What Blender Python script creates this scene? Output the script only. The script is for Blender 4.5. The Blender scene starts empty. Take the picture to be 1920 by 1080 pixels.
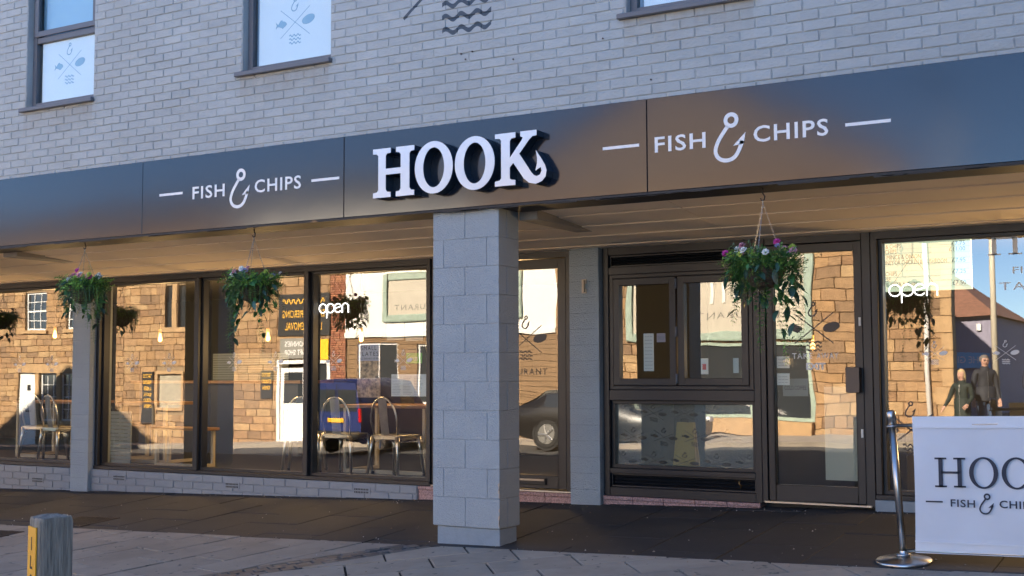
import bpy, bmesh, math, random
from mathutils import Matrix, Vector
random.seed(7)
R = math.radians
scene = bpy.context.scene
COL = scene.collection
H0 = 1.33            # everything below is modelled with z = 0 at eye level and lifted by H0 at the end

# ------------------------------------------------------------------ camera, sky, sun, exposure
def cam_matrix(yaw, pitch, roll):
    f = Vector((-math.sin(yaw)*math.cos(pitch), math.cos(yaw)*math.cos(pitch), math.sin(pitch)))
    r = Vector((math.cos(yaw), math.sin(yaw), 0)); u = r.cross(f)
    r2 = r*math.cos(roll)+u*math.sin(roll); u2 = u*math.cos(roll)-r*math.sin(roll)
    m = Matrix((r2, u2, -f)).transposed().to_4x4(); m.translation = (0, 0, H0)
    return m
cd = bpy.data.cameras.new("camera"); cam = bpy.data.objects.new("camera", cd); COL.objects.link(cam)
cam.matrix_world = cam_matrix(R(30.138), R(3.982), R(-0.215))
cd.sensor_width = 36; cd.lens = 36*2311.7/1920; cd.clip_start = 0.05; cd.clip_end = 2000
scene.camera = cam
SUN = Vector((0.20, -1.0, -0.535)).normalized()      # direction the light travels
world = bpy.data.worlds.new("World"); scene.world = world; world.use_nodes = True
wn = world.node_tree; bgn = wn.nodes['Background']
sky = wn.nodes.new('ShaderNodeTexSky'); sky.sky_type = 'NISHITA'; sky.sun_disc = False
sky.sun_elevation = math.asin(-SUN.z); sky.sun_rotation = math.atan2(-SUN.x, -SUN.y)
sky.altitude = 3800; sky.air_density = 1.0; sky.dust_density = 0.0; sky.ozone_density = 3.5
wn.links.new(sky.outputs[0], bgn.inputs[0]); bgn.inputs[1].default_value = 0.072
sl = bpy.data.lights.new("sun", 'SUN'); sl.energy = 5.0; sl.angle = R(0.5); sl.color = (1.0, .86, .68)
so = bpy.data.objects.new("sun", sl); COL.objects.link(so); so.location = (0, 30, 20)
so.rotation_euler = SUN.to_track_quat('-Z', 'Y').to_euler()
vs = scene.view_settings; vs.view_transform = 'Standard'; vs.look = 'None'; vs.gamma = 1; vs.exposure = 2.95
vs.use_curve_mapping = False
scene.render.engine = 'CYCLES'
cy = scene.cycles; cy.use_denoising = True; cy.max_bounces = 10; cy.transparent_max_bounces = 16; cy.glossy_bounces = 6
cy.sample_clamp_indirect = 8

# ------------------------------------------------------------------ helpers
def wmat(o):
    m = o.matrix_basis.copy()
    return wmat(o.parent) @ o.matrix_parent_inverse @ m if o.parent else m
def parent_to(o, p):
    if p is not None:
        o.parent = p; o.matrix_parent_inverse = wmat(p).inverted()
def tag(o, label, cat, group=None):
    o['label'] = label; o['category'] = cat
    if group: o['group'] = group
    return o
def kind(o, k): o['kind'] = k; return o
def empty(name, loc=(0, 0, 0), rz=0, parent=None):
    o = bpy.data.objects.new(name, None); COL.objects.link(o); o.location = loc; o.rotation_euler = (0, 0, rz)
    o.empty_display_size = .1
    parent_to(o, parent); return o
def link(name, me, mat=None, parent=None, local=False):
    o = bpy.data.objects.new(name, me); COL.objects.link(o)
    if mat is not None and not me.materials:
        for m in (mat if isinstance(mat, (list, tuple)) else [mat]): me.materials.append(m)
    if parent is not None:
        if local: o.parent = parent
        else: parent_to(o, parent)
    return o
def copy_tree(o, parent=None):
    c = o.copy(); COL.objects.link(c)
    if parent is not None: c.parent = parent; c.matrix_parent_inverse = o.matrix_parent_inverse.copy()
    for ch in [x for x in bpy.data.objects if x.parent is o]: copy_tree(ch, c)
    return c
class MB:
    def __init__(s): s.v = []; s.f = []; s.m = []; s.mi = 0
    def add(s, vs, fs):
        b = len(s.v); s.v += [tuple(v) for v in vs]
        for f in fs: s.f.append([b+i for i in f]); s.m.append(s.mi)
        return s
    def box(s, x0, x1, y0, y1, z0, z1):
        x0, x1 = min(x0, x1), max(x0, x1); y0, y1 = min(y0, y1), max(y0, y1); z0, z1 = min(z0, z1), max(z0, z1)
        return s.add([(x0,y0,z0),(x1,y0,z0),(x1,y1,z0),(x0,y1,z0),(x0,y0,z1),(x1,y0,z1),(x1,y1,z1),(x0,y1,z1)],
                     [(0,3,2,1),(4,5,6,7),(0,1,5,4),(1,2,6,5),(2,3,7,6),(3,0,4,7)])
    def frame(s, x0, x1, z0, z1, w, y0, y1, wb=None, wt=None):     # rectangular frame in the XZ plane
        wb = w if wb is None else wb; wt = w if wt is None else wt
        s.box(x0, x0+w, y0, y1, z0, z1); s.box(x1-w, x1, y0, y1, z0, z1)
        s.box(x0+w, x1-w, y0, y1, z0, z0+wb); return s.box(x0+w, x1-w, y0, y1, z1-wt, z1)
    def cyl(s, p0, p1, r0, r1=None, n=10, caps=True):
        p0 = Vector(p0); p1 = Vector(p1); r1 = r0 if r1 is None else r1
        d = (p1-p0).normalized(); a = d.orthogonal().normalized(); b = d.cross(a); vs = []
        for p, r in ((p0, r0), (p1, r1)):
            for i in range(n):
                t = 2*math.pi*i/n; vs.append(p+a*(r*math.cos(t))+b*(r*math.sin(t)))
        fs = [(i, (i+1) % n, n+(i+1) % n, n+i) for i in range(n)]
        if caps: fs += [tuple(range(n-1, -1, -1)), tuple(range(n, 2*n))]
        return s.add(vs, fs)
    def tube(s, pts, r, n=8):
        pts = [Vector(p) for p in pts]; rs = r if isinstance(r, (list, tuple)) else [r]*len(pts); vs = []
        d0 = (pts[1]-pts[0]).normalized(); a = d0.orthogonal().normalized()
        for i, p in enumerate(pts):
            d = (pts[min(i+1, len(pts)-1)]-pts[max(i-1, 0)]).normalized()
            a = (a-d*a.dot(d)).normalized(); b = d.cross(a)
            for k in range(n):
                t = 2*math.pi*k/n; vs.append(p+a*(rs[i]*math.cos(t))+b*(rs[i]*math.sin(t)))
        fs = []
        for i in range(len(pts)-1):
            for k in range(n): fs.append((i*n+k, i*n+(k+1) % n, (i+1)*n+(k+1) % n, (i+1)*n+k))
        fs += [tuple(range(n-1, -1, -1)), tuple(range((len(pts)-1)*n, len(pts)*n))]
        return s.add(vs, fs)
    def lathe(s, prof, c=(0, 0, 0), n=20):
        vs = []; fs = []
        for r, z in prof:
            for k in range(n):
                t = 2*math.pi*k/n; vs.append((c[0]+r*math.cos(t), c[1]+r*math.sin(t), c[2]+z))
        for i in range(len(prof)-1):
            for k in range(n): fs.append((i*n+k, i*n+(k+1) % n, (i+1)*n+(k+1) % n, (i+1)*n+k))
        return s.add(vs, fs)
    def prism_xz(s, poly, y0, y1):                                   # polygon in XZ (ccw seen from -Y), front at y0
        n = len(poly); vs = [(x, y0, z) for x, z in poly]+[(x, y1, z) for x, z in poly]
        a = sum(poly[i][0]*poly[(i+1) % n][1]-poly[(i+1) % n][0]*poly[i][1] for i in range(n))
        idx = list(range(n)) if a > 0 else list(range(n-1, -1, -1))
        fs = [tuple(idx), tuple(n+i for i in reversed(idx))]
        for k in range(n):
            i, j = idx[k], idx[(k+1) % n]; fs.append((j, i, n+i, n+j))
        return s.add(vs, fs)
    def build(s, name, mat=None, parent=None, smooth=False, bevel=0, local=False):
        me = bpy.data.meshes.new(name); me.from_pydata(s.v, [], s.f)
        if isinstance(mat, (list, tuple)):
            for m in mat: me.materials.append(m)
            me.polygons.foreach_set('material_index', s.m)
        if bevel:
            bm = bmesh.new(); bm.from_mesh(me); bmesh.ops.remove_doubles(bm, verts=bm.verts, dist=1e-5)
            es = [e for e in bm.edges if e.is_manifold and e.calc_face_angle(0) > .5]
            bmesh.ops.bevel(bm, geom=es, offset=bevel, segments=1, affect='EDGES', clamp_overlap=True)
            bm.to_mesh(me); bm.free()
        if smooth: me.polygons.foreach_set('use_smooth', [True]*len(me.polygons))
        me.update()
        return link(name, me, mat, parent, local)
def flat_polys(polys, y, back=False):                                # list of XZ polygons -> MB of single faces
    m = MB()
    for p in polys:
        n = len(p); a = sum(p[i][0]*p[(i+1) % n][1]-p[(i+1) % n][0]*p[i][1] for i in range(n))
        idx = list(range(n)) if (a > 0) != back else list(range(n-1, -1, -1))
        m.add([(x, y, z) for x, z in p], [tuple(idx)])
    return m
def ribbon(pts, w):                                                  # open polyline -> list of quads of width w
    out = []; P = [Vector(p) for p in pts]; ws = w if isinstance(w, (list, tuple)) else [w]*len(P); L = []; Rr = []
    for i, p in enumerate(P):
        d = (P[min(i+1, len(P)-1)]-P[max(i-1, 0)]).normalized(); n = Vector((-d.y, d.x))
        L.append(p+n*ws[i]/2); Rr.append(p-n*ws[i]/2)
    for i in range(len(P)-1): out.append([tuple(Rr[i]), tuple(Rr[i+1]), tuple(L[i+1]), tuple(L[i])])
    return out
def ellipse(cx, cz, rx, rz, n=24, rot=0):
    c, s = math.cos(rot), math.sin(rot)
    return [(cx+rx*math.cos(t)*c-rz*math.sin(t)*s, cz+rx*math.cos(t)*s+rz*math.sin(t)*c) for t in [2*math.pi*i/n for i in range(n)]]
def annulus(cx, cz, rx, rz, ix, iz, n=28):
    a = ellipse(cx, cz, rx, rz, n); b = ellipse(cx, cz, ix, iz, n)
    return [[a[i], a[(i+1) % n], b[(i+1) % n], b[i]] for i in range(n)]
def text(body, size, mat, parent, x, y, z, name='lettering', align='LEFT', extrude=0.0, offset=0.0, width=None, flip=False, spacing=1.0):
    c = bpy.data.curves.new('t', 'FONT'); c.body = body; c.size = size; c.align_x = align; c.extrude = extrude
    c.offset = offset; c.space_character = spacing; c.resolution_u = 3
    o = bpy.data.objects.new('t', c); me = bpy.data.meshes.new_from_object(o)
    bpy.data.objects.remove(o); bpy.data.curves.remove(c)
    if width and me.vertices:
        xs = [v.co.x for v in me.vertices]; k = width/(max(xs)-min(xs)); x_mid = {'LEFT': min(xs), 'CENTER': 0, 'RIGHT': max(xs)}[align]
        for v in me.vertices: v.co.x = (v.co.x-x_mid)*k
    sx = -1 if flip else 1
    for v in me.vertices:
        a, b, d = v.co; v.co = (x+sx*a, y-sx*d, z+b)
    me.name = name; me.materials.clear()
    return link(name, me, mat, parent)
def wallgrid(x0, x1, z0, z1, holes):                                 # rectangles covering a wall minus rectangular holes
    xs = sorted({x0, x1, *[min(max(h[i], x0), x1) for h in holes for i in (0, 1)]})
    zs = sorted({z0, z1, *[min(max(h[i], z0), z1) for h in holes for i in (2, 3)]}); out = []
    for a, b in zip(xs, xs[1:]):
        for c, d in zip(zs, zs[1:]):
            mx, mz = (a+b)/2, (c+d)/2
            if not any(h[0] < mx < h[1] and h[2] < mz < h[3] for h in holes): out.append((a, b, c, d))
    return out

# ------------------------------------------------------------------ materials
def nd(nt, t, **k):
    n = nt.nodes.new(t)
    for a, b in k.items(): setattr(n, a, b)
    return n
def M(name, base, rough=.6, metal=0., var=0., vscale=4., bump=0., bscale=60., island=0., ior=1.5, stretch=None, coat=0., spots=None, bdist=.004, ramp=None, detail=4):
    m = bpy.data.materials.new(name); m.use_nodes = True; nt = m.node_tree; b = nt.nodes['Principled BSDF']; L = nt.links.new
    b.inputs['Base Color'].default_value = (*base, 1); b.inputs['Roughness'].default_value = rough; b.inputs['Metallic'].default_value = metal
    b.inputs['IOR'].default_value = ior; b.inputs['Coat Weight'].default_value = coat
    geo = nd(nt, 'ShaderNodeNewGeometry'); pos = geo.outputs['Position']
    if stretch:
        mp = nd(nt, 'ShaderNodeMapping'); mp.inputs['Scale'].default_value = stretch; L(pos, mp.inputs['Vector']); pos = mp.outputs[0]
    col = None
    if ramp:
        cr = nd(nt, 'ShaderNodeValToRGB'); els = cr.color_ramp.elements; els[0].color = (*ramp[0], 1); els[1].color = (*ramp[-1], 1)
        for i, c in enumerate(ramp[1:-1]): e = els.new((i+1)/(len(ramp)-1)); e.color = (*c, 1)
        L(geo.outputs['Random Per Island'], cr.inputs[0]); col = cr.outputs[0]
    if var or island:
        nz = nd(nt, 'ShaderNodeTexNoise'); nz.inputs['Scale'].default_value = vscale; nz.inputs['Detail'].default_value = 5; nz.inputs['Roughness'].default_value = .65
        L(pos, nz.inputs['Vector'])
        mr = nd(nt, 'ShaderNodeMapRange'); mr.inputs['From Min'].default_value = .3; mr.inputs['From Max'].default_value = .7
        mr.inputs['To Min'].default_value = 1-var; mr.inputs['To Max'].default_value = 1+var; L(nz.outputs[0], mr.inputs[0])
        val = mr.outputs[0]
        if island:
            mi = nd(nt, 'ShaderNodeMapRange'); mi.inputs['To Min'].default_value = 1-island; mi.inputs['To Max'].default_value = 1+island
            L(geo.outputs['Random Per Island'], mi.inputs[0])
            mu = nd(nt, 'ShaderNodeMath', operation='MULTIPLY'); L(val, mu.inputs[0]); L(mi.outputs[0], mu.inputs[1]); val = mu.outputs[0]
            oi = nd(nt, 'ShaderNodeObjectInfo'); mo = nd(nt, 'ShaderNodeMapRange'); mo.inputs['To Min'].default_value = 1-island; mo.inputs['To Max'].default_value = 1+island
            L(oi.outputs['Random'], mo.inputs[0]); mu2 = nd(nt, 'ShaderNodeMath', operation='MULTIPLY'); L(val, mu2.inputs[0]); L(mo.outputs[0], mu2.inputs[1]); val = mu2.outputs[0]
        hs = nd(nt, 'ShaderNodeHueSaturation'); hs.inputs['Color'].default_value = (*base, 1)
        if col is not None: L(col, hs.inputs['Color'])
        L(val, hs.inputs['Value']); col = hs.outputs[0]
    if spots:                                                        # (colour, scale, threshold): stains / specks with a shape of their own
        sc_, th = spots[1], spots[2]
        n2 = nd(nt, 'ShaderNodeTexNoise'); n2.inputs['Scale'].default_value = sc_; n2.inputs['Detail'].default_value = 6; L(geo.outputs['Position'], n2.inputs['Vector'])
        r2 = nd(nt, 'ShaderNodeMapRange'); r2.inputs['From Min'].default_value = th; r2.inputs['From Max'].default_value = th+.06; L(n2.outputs[0], r2.inputs[0])
        mx = nd(nt, 'ShaderNodeMix', data_type='RGBA'); L(r2.outputs[0], mx.inputs[0]); mx.inputs[6].default_value = (*base, 1)
        if col is not None: L(col, mx.inputs[6])
        mx.inputs[7].default_value = (*spots[0], 1); col = mx.outputs[2]
    if col is not None: L(col, b.inputs['Base Color'])
    if bump:
        n3 = nd(nt, 'ShaderNodeTexNoise'); n3.inputs['Scale'].default_value = bscale; n3.inputs['Detail'].default_value = detail; L(pos, n3.inputs['Vector'])
        bp = nd(nt, 'ShaderNodeBump'); bp.inputs['Strength'].default_value = bump; bp.inputs['Distance'].default_value = bdist
        L(n3.outputs[0], bp.inputs['Height']); L(bp.outputs[0], b.inputs['Normal'])
    return m
def emis(name, col, st):
    m = bpy.data.materials.new(name); m.use_nodes = True; b = m.node_tree.nodes['Principled BSDF']
    b.inputs['Base Color'].default_value = (*col, 1); b.inputs['Emission Color'].default_value = (*col, 1); b.inputs['Emission Strength'].default_value = st
    return m
def glass(name, refl=.16, tint=(.95, .97, .96), wob=.0, wscale=1.2, rough=0.0):
    m = bpy.data.materials.new(name); m.use_nodes = True; nt = m.node_tree; L = nt.links.new
    nt.nodes.remove(nt.nodes['Principled BSDF']); out = nt.nodes['Material Output']
    tr = nd(nt, 'ShaderNodeBsdfTransparent'); tr.inputs[0].default_value = (*tint, 1)
    gl = nd(nt, 'ShaderNodeBsdfGlossy'); gl.inputs['Roughness'].default_value = rough; gl.inputs[0].default_value = (.97, .97, .95, 1)
    fr = nd(nt, 'ShaderNodeFresnel'); fr.inputs['IOR'].default_value = 1.7
    ad = nd(nt, 'ShaderNodeMath', operation='ADD'); ad.use_clamp = True; ad.inputs[1].default_value = refl; L(fr.outputs[0], ad.inputs[0])
    gb = nd(nt, 'ShaderNodeNewGeometry'); fm = nd(nt, 'ShaderNodeMath', operation='SUBTRACT'); fm.use_clamp = True; L(ad.outputs[0], fm.inputs[0]); L(gb.outputs['Backfacing'], fm.inputs[1])   # a pane reflects once, at its outer face
    mx = nd(nt, 'ShaderNodeMixShader'); L(fm.outputs[0], mx.inputs[0]); L(tr.outputs[0], mx.inputs[1]); L(gl.outputs[0], mx.inputs[2]); L(mx.outputs[0], out.inputs[0])
    if wob:
        g = nd(nt, 'ShaderNodeNewGeometry'); n = nd(nt, 'ShaderNodeTexNoise'); n.inputs['Scale'].default_value = wscale; n.inputs['Detail'].default_value = 1
        L(g.outputs['Position'], n.inputs['Vector']); bp = nd(nt, 'ShaderNodeBump'); bp.inputs['Strength'].default_value = 1; bp.inputs['Distance'].default_value = wob
        L(n.outputs[0], bp.inputs['Height']); L(bp.outputs[0], gl.inputs['Normal'])
    return m
def film(name, col, thru):                                            # frosted self-adhesive film
    m = bpy.data.materials.new(name); m.use_nodes = True; nt = m.node_tree; L = nt.links.new
    b = nt.nodes['Principled BSDF']; b.inputs['Base Color'].default_value = (*col, 1); b.inputs['Roughness'].default_value = .5
    tr = nd(nt, 'ShaderNodeBsdfTransparent'); mx = nd(nt, 'ShaderNodeMixShader'); mx.inputs[0].default_value = 1-thru
    L(tr.outputs[0], mx.inputs[1]); L(b.outputs[0], mx.inputs[2]); L(mx.outputs[0], nt.nodes['Material Output'].inputs[0]); return m
def brick_paint(name, base):
    """painted rustic brick; the big emblem above the sign is paint laid on the bricks (flat print)"""
    m = M(name, base, rough=.62, var=.08, vscale=1.6, island=.055, bump=.6, bscale=36, stretch=(1, 1, 1.8), bdist=.011, detail=6)
    nt = m.node_tree; L = nt.links.new; b = nt.nodes['Principled BSDF']
    src = b.inputs['Base Color'].links[0].from_socket
    g = nd(nt, 'ShaderNodeNewGeometry'); sp = nd(nt, 'ShaderNodeSeparateXYZ'); L(g.outputs['Position'], sp.inputs[0])
    def mt(op, a, c=None):
        n = nd(nt, 'ShaderNodeMath', operation=op)
        for i, v in enumerate((a, c)):
            if v is None: continue
            if isinstance(v, (int, float)): n.inputs[i].default_value = v
            else: L(v, n.inputs[i])
        return n.outputs[0]
    X = sp.outputs[0]; Z = mt('SUBTRACT', sp.outputs[2], H0)
    # three wavy lines, rows .108 m apart
    sn = mt('MULTIPLY', mt('SINE', mt('MULTIPLY', mt('SUBTRACT', X, -5.405), 2*math.pi/0.150)), .019)
    zz = mt('SUBTRACT', mt('SUBTRACT', Z, 2.757), sn)
    row = mt('ABSOLUTE', mt('SUBTRACT', mt('MODULO', mt('ADD', zz, .054), .108), .054))
    inx = mt('LESS_THAN', mt('ABSOLUTE', mt('SUBTRACT', X, -5.167)), .232)
    inz = mt('LESS_THAN', mt('ABSOLUTE', mt('SUBTRACT', zz, .108)), .14)
    wav = mt('MULTIPLY', mt('MULTIPLY', mt('LESS_THAN', row, .0195), inx), inz)
    # the crossed rods, lower-left end at (-5.78, 2.92)
    dx = mt('SUBTRACT', X, -5.78); dz = mt('SUBTRACT', Z, 2.918)
    dist = mt('ABSOLUTE', mt('SUBTRACT', mt('MULTIPLY', dx, .62), mt('MULTIPLY', dz, .785)))
    rod = mt('MULTIPLY', mt('LESS_THAN', dist, .013), mt('GREATER_THAN', mt('ADD', mt('MULTIPLY', dx, .785), mt('MULTIPLY', dz, .62)), 0.0))
    rod = mt('MULTIPLY', rod, mt('LESS_THAN', dx, 1.1))
    msk = mt('MINIMUM', mt('ADD', wav, rod), 1)
    mx = nd(nt, 'ShaderNodeMix', data_type='RGBA'); L(msk, mx.inputs[0]); L(src, mx.inputs[6]); mx.inputs[7].default_value = (.045, .068, .092, 1)
    # weather stains below the sills
    st = nd(nt, 'ShaderNodeTexNoise'); st.inputs['Scale'].default_value = 6; st.inputs['Detail'].default_value = 4
    mpp = nd(nt, 'ShaderNodeMapping'); mpp.inputs['Scale'].default_value = (3, 1, .5); L(g.outputs['Position'], mpp.inputs['Vector']); L(mpp.outputs[0], st.inputs['Vector'])
    tot = 0.0
    for cx, zs in ((-9.97, 2.66), (-7.06, 2.66), (-3.29, 2.62)):
        ix = mt('LESS_THAN', mt('ABSOLUTE', mt('SUBTRACT', X, cx)), .50)
        dn = mt('MULTIPLY', mt('SUBTRACT', zs, Z), 1/.30); fall = nd(nt, 'ShaderNodeMath', operation='SUBTRACT'); fall.use_clamp = True; fall.inputs[0].default_value = 1; L(mt('ABSOLUTE', dn), fall.inputs[1])
        tot = mt('ADD', tot, mt('MULTIPLY', ix, fall.outputs[0]))
    fac = mt('MULTIPLY', mt('MULTIPLY', tot, st.outputs[0]), .75)
    m2 = nd(nt, 'ShaderNodeMix', data_type='RGBA'); L(fac, m2.inputs[0]); L(mx.outputs[2], m2.inputs[6]); m2.inputs[7].default_value = (.24, .20, .15, 1)
    L(m2.outputs[2], b.inputs['Base Color']); return m

PAINT = (.37, .398, .400)
mt_brick = brick_paint('painted_brick', PAINT)
mt_block = M('painted_block', (.305, .340, .360), .6, var=.06, vscale=2.5, bump=1.0, bscale=85, bdist=.009, island=.02, detail=3)
mt_dwarf = M('painted_dwarf_brick', (.245, .258, .275), .62, var=.08, vscale=2, island=.03, bump=.6, bscale=34, bdist=.01)
mt_plinth = M('painted_plinth', (.23, .275, .315), .65, var=.1, vscale=5, bump=.7, bscale=70, bdist=.006, spots=((.12, .105, .09), 9, .66))
mt_frame = M('window_frame_aluminium', (.019, .018, .020), .42, var=.06, vscale=3, bump=.04, bscale=300)
mt_frame_up = M('upper_window_frame', (.12, .125, .14), .42)
mt_rubber = M('black_gasket', (.008, .008, .009), .5)
mt_glass = glass('shop_glass', .095, wob=.0006, wscale=1.3)
mt_glass2 = glass('takeaway_glass', .095, wob=.0016, wscale=1.6)
mt_glass_up = glass('upper_glass', .08)
mt_film_up = M('white_window_film', (.74, .80, .84), .35)
mt_film_low = film('frosted_film', (.30, .33, .31), .66)
mt_print_up = M('blue_grey_print', (.22, .38, .50), .5)
mt_print_dark = M('dark_vinyl_print', (.035, .032, .034), .45)
mt_print_white = M('white_vinyl_print', (.72, .72, .72), .45)
mt_fascia = M('fascia_panel', (.010, .015, .024), .13, ior=1.58, var=.04, vscale=1.2, bump=.5, bscale=1.3, bdist=.0035, detail=2)
mt_fascia_trim = M('fascia_underside', (.016, .015, .015), .6, var=.25, vscale=8, bump=.3, bscale=40, spots=((.22, .13, .06), 5, .70))
mt_white_gloss = M('white_gloss_face', (.80, .81, .83), .12, ior=1.55, coat=.3)
mt_navy_return = M('navy_letter_return', (.012, .028, .05), .35)
mt_sign_white = M('white_sign_vinyl', (.80, .80, .80), .4)
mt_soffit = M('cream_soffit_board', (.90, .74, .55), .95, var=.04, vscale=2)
mt_conc = M('painted_concrete_beam', (.26, .24, .22), .75, var=.12, vscale=4, bump=.3, bscale=30)
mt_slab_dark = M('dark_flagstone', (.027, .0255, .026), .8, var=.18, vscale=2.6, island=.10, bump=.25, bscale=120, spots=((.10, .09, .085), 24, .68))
mt_slab = M('grey_flagstone', (.270, .228, .182), .8, var=.13, vscale=3.5, island=.11, bump=.35, bscale=150, spots=((.085, .08, .078), 13, .64))
mt_slab2 = M('greenish_flagstone', (.31, .272, .222), .8, var=.13, vscale=3.5, island=.09, bump=.35, bscale=150, spots=((.085, .085, .08), 12, .64))
mt_joint = M('dark_joint_sand', (.022, .020, .019), .95, bump=.4, bscale=200)
mt_sett = M('dark_sett', (.075, .08, .085), .6, var=.2, vscale=9, island=.25, bump=.6, bscale=60)
mt_asphalt = M('asphalt', (.075, .072, .070), .85, var=.15, vscale=1.5, bump=.5, bscale=160)
mt_pave_far = M('opposite_paving', (.42, .36, .30), .8, var=.1, vscale=2, island=.05)
mt_granite = M('pink_granite_chip', (.36, .21, .19), .5, var=.75, vscale=95, bump=.4, bscale=120)
mt_steel = M('polished_steel', (.46, .46, .46), .3, metal=1, var=.05, vscale=6)
mt_banner = M('white_banner_cloth', (.66, .69, .75), .75, var=.03, vscale=3, bump=.15, bscale=420)
mt_banner_band = M('banner_hem', (.74, .77, .82), .75, bump=.15, bscale=420)
mt_navy_print = M('navy_print', (.020, .026, .050), .6)
mt_wood_post = M('weathered_timber', (.20, .185, .155), .85, var=.55, vscale=7, stretch=(6, 6, .55), bump=.8, bscale=16, bdist=.01, spots=((.09, .11, .06), 3.2, .62))
mt_yellow = M('orange_yellow_plate', (.82, .40, .02), .45)
mt_black = M('black_paint', (.012, .012, .013), .5)
mt_rust = M('rusty_iron', (.045, .032, .026), .75, var=.4, vscale=14, bump=.4, bscale=60)
mt_leaf = M('basket_leaf', (.040, .125, .030), .38, var=.3, vscale=18, island=.35)
mt_leaf2 = M('basket_leaf_blue_green', (.035, .085, .055), .42, var=.3, vscale=18, island=.3)
mt_leaf3 = M('small_bright_foliage', (.11, .24, .035), .45, var=.35, vscale=25, island=.45)
mt_wicker = M('wicker', (.075, .05, .035), .75, var=.4, vscale=30, bump=.9, bscale=70, stretch=(1, 1, 3))
mt_chain = M('galvanised_chain', (.36, .35, .33), .4, metal=.8)
FLOW = {'white': M('white_petal', (.75, .74, .68), .55), 'pink': M('pink_petal', (.62, .30, .36), .55), 'magenta': M('magenta_petal', (.55, .05, .30), .55),
        'lilac': M('lilac_petal', (.34, .33, .50), .55), 'yellow': M('yellow_green_petal', (.42, .52, .08), .55)}
mt_galv = M('galvanised_chair_steel', (.52, .50, .46), .28, metal=1, var=.12, vscale=9)
mt_wood = M('table_wood', (.22, .12, .06), .4, var=.25, vscale=3, stretch=(1, 9, 9), bump=.1, bscale=30)
mt_cream_steel = M('cream_steel_frame', (.45, .38, .27), .45)
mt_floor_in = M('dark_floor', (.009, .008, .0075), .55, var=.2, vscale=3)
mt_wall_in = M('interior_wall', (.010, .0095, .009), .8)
mt_navy_in = M('interior_navy_panel', (.016, .030, .075), .5)
mt_slat_in = M('pale_slats', (.30, .34, .33), .6)
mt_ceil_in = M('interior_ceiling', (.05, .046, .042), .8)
mt_wire = M('dark_wire', (.02, .02, .02), .5)
mt_neon = emis('neon_white', (1, .98, .96), .7)
mt_bulb = emis('filament_glow', (1, .55, .16), 3.0)
mt_bulbglass = emis('lit_bulb_glass', (1, .58, .18), .55)
mt_board = emis('backlit_menu_board', (.72, .86, .66), .115)
mt_paper = M('paper', (.70, .70, .66), .7, var=.04, vscale=8)
mt_green_card = M('green_card', (.16, .45, .06), .5)
# ------------------------------------------------------------------ ground
def gz(x, y): return -1.32+.0255*(x+4.87)+.066*(y-8.19)               # near pavement, falling to the street and to the left
def zo(x): return -1.52+.035*(x+9.3)                                  # pavement on the far side of the street
KERB = lambda x: -5.0 if x > -12.5 else -7.8
def road_z(x, y):
    t = (3.0-y)/(3.0-KERB(x)); return (gz(x, 3.0)-.12)*(1-t)+(zo(x)-.11)*t
def sheet(name, xs, ys, fz, mat):
    m = MB(); n = len(ys); m.add([(x, y, fz(x, y)) for x in xs for y in ys], [(i*n+j, (i+1)*n+j, (i+1)*n+j+1, i*n+j+1) for i in range(len(xs)-1) for j in range(n-1)])
    return kind(m.build(name, mat), 'structure')
XS = [-48+i*3 for i in range(22)]
kind(MB().add([(-900,-900,-4.2),(900,-900,-4.2),(900,900,-4.2),(-900,900,-4.2)], [(0,1,2,3)]).build('ground', mt_asphalt), 'structure')
sheet('road', [x for x in XS if x < -12.5]+[-12.51, -12.49]+[x for x in XS if x > -12.5], [-7.8, -5.0, -2, 1, 3.0], road_z, mt_asphalt)
sheet('side_street', [-9, -6, 0, 8, 15], [-70, -40, -20, -9.7, -4.99], lambda x, y: zo(x)-.03, mt_asphalt)
opp = sheet('opposite_pavement', XS[:12]+[-12.5], [-9.9, -7.8], lambda x, y: zo(x), mt_pave_far)
o2 = MB()
x = -12.5
while x < -5.4:                                                       # far flags seen mirrored in the door: real slabs with open joints
    y = -9.9
    while y < -5.05:
        o2.add([(x+.01, y+.01, zo(x)), (x+.84, y+.01, zo(x+.84)), (x+.84, y+.97, zo(x+.84)), (x+.01, y+.97, zo(x))], [(0, 1, 2, 3)]); y += .98
    x += .85
kind(o2.build('slab', mt_pave_far, opp), 'stuff')
MB().add([(-12.5,-9.9,zo(-12.5)-.02),(-5.4,-9.9,zo(-5.4)-.02),(-5.4,-5.0,zo(-5.4)-.02),(-12.5,-5.0,zo(-12.5)-.02)], [(0,1,2,3)]).build('slab_bed', mt_joint, opp)
kb = MB()
for a, b in zip(XS, XS[1:]):
    for y0, y1, f in ((2.88, 3.0, lambda x: gz(x, 3.0)), ):
        kb.add([(a,y0,f(a)+.003),(b,y0,f(b)+.003),(b,y1,f(b)+.003),(a,y1,f(a)+.003),(a,y0,f(a)-.2),(b,y0,f(b)-.2)], [(0,1,2,3),(4,5,1,0)])
for a, b, y0 in [(x, x+3, -7.8) for x in XS[:11]]+[(-12.5, -5.4, -5.0)]:
    kb.add([(a,y0-.12,zo(a)+.003),(b,y0-.12,zo(b)+.003),(b,y0,zo(b)+.003),(a,y0,zo(a)+.003),(a,y0,zo(a)-.2),(b,y0,zo(b)-.2)], [(0,1,2,3),(3,2,5,4)])
kind(kb.build('kerb', mt_slab), 'structure')
pv = sheet('pavement', XS, [3.0, 8.13, 10.5], lambda x, y: gz(x, y)-.016, mt_joint)

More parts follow.
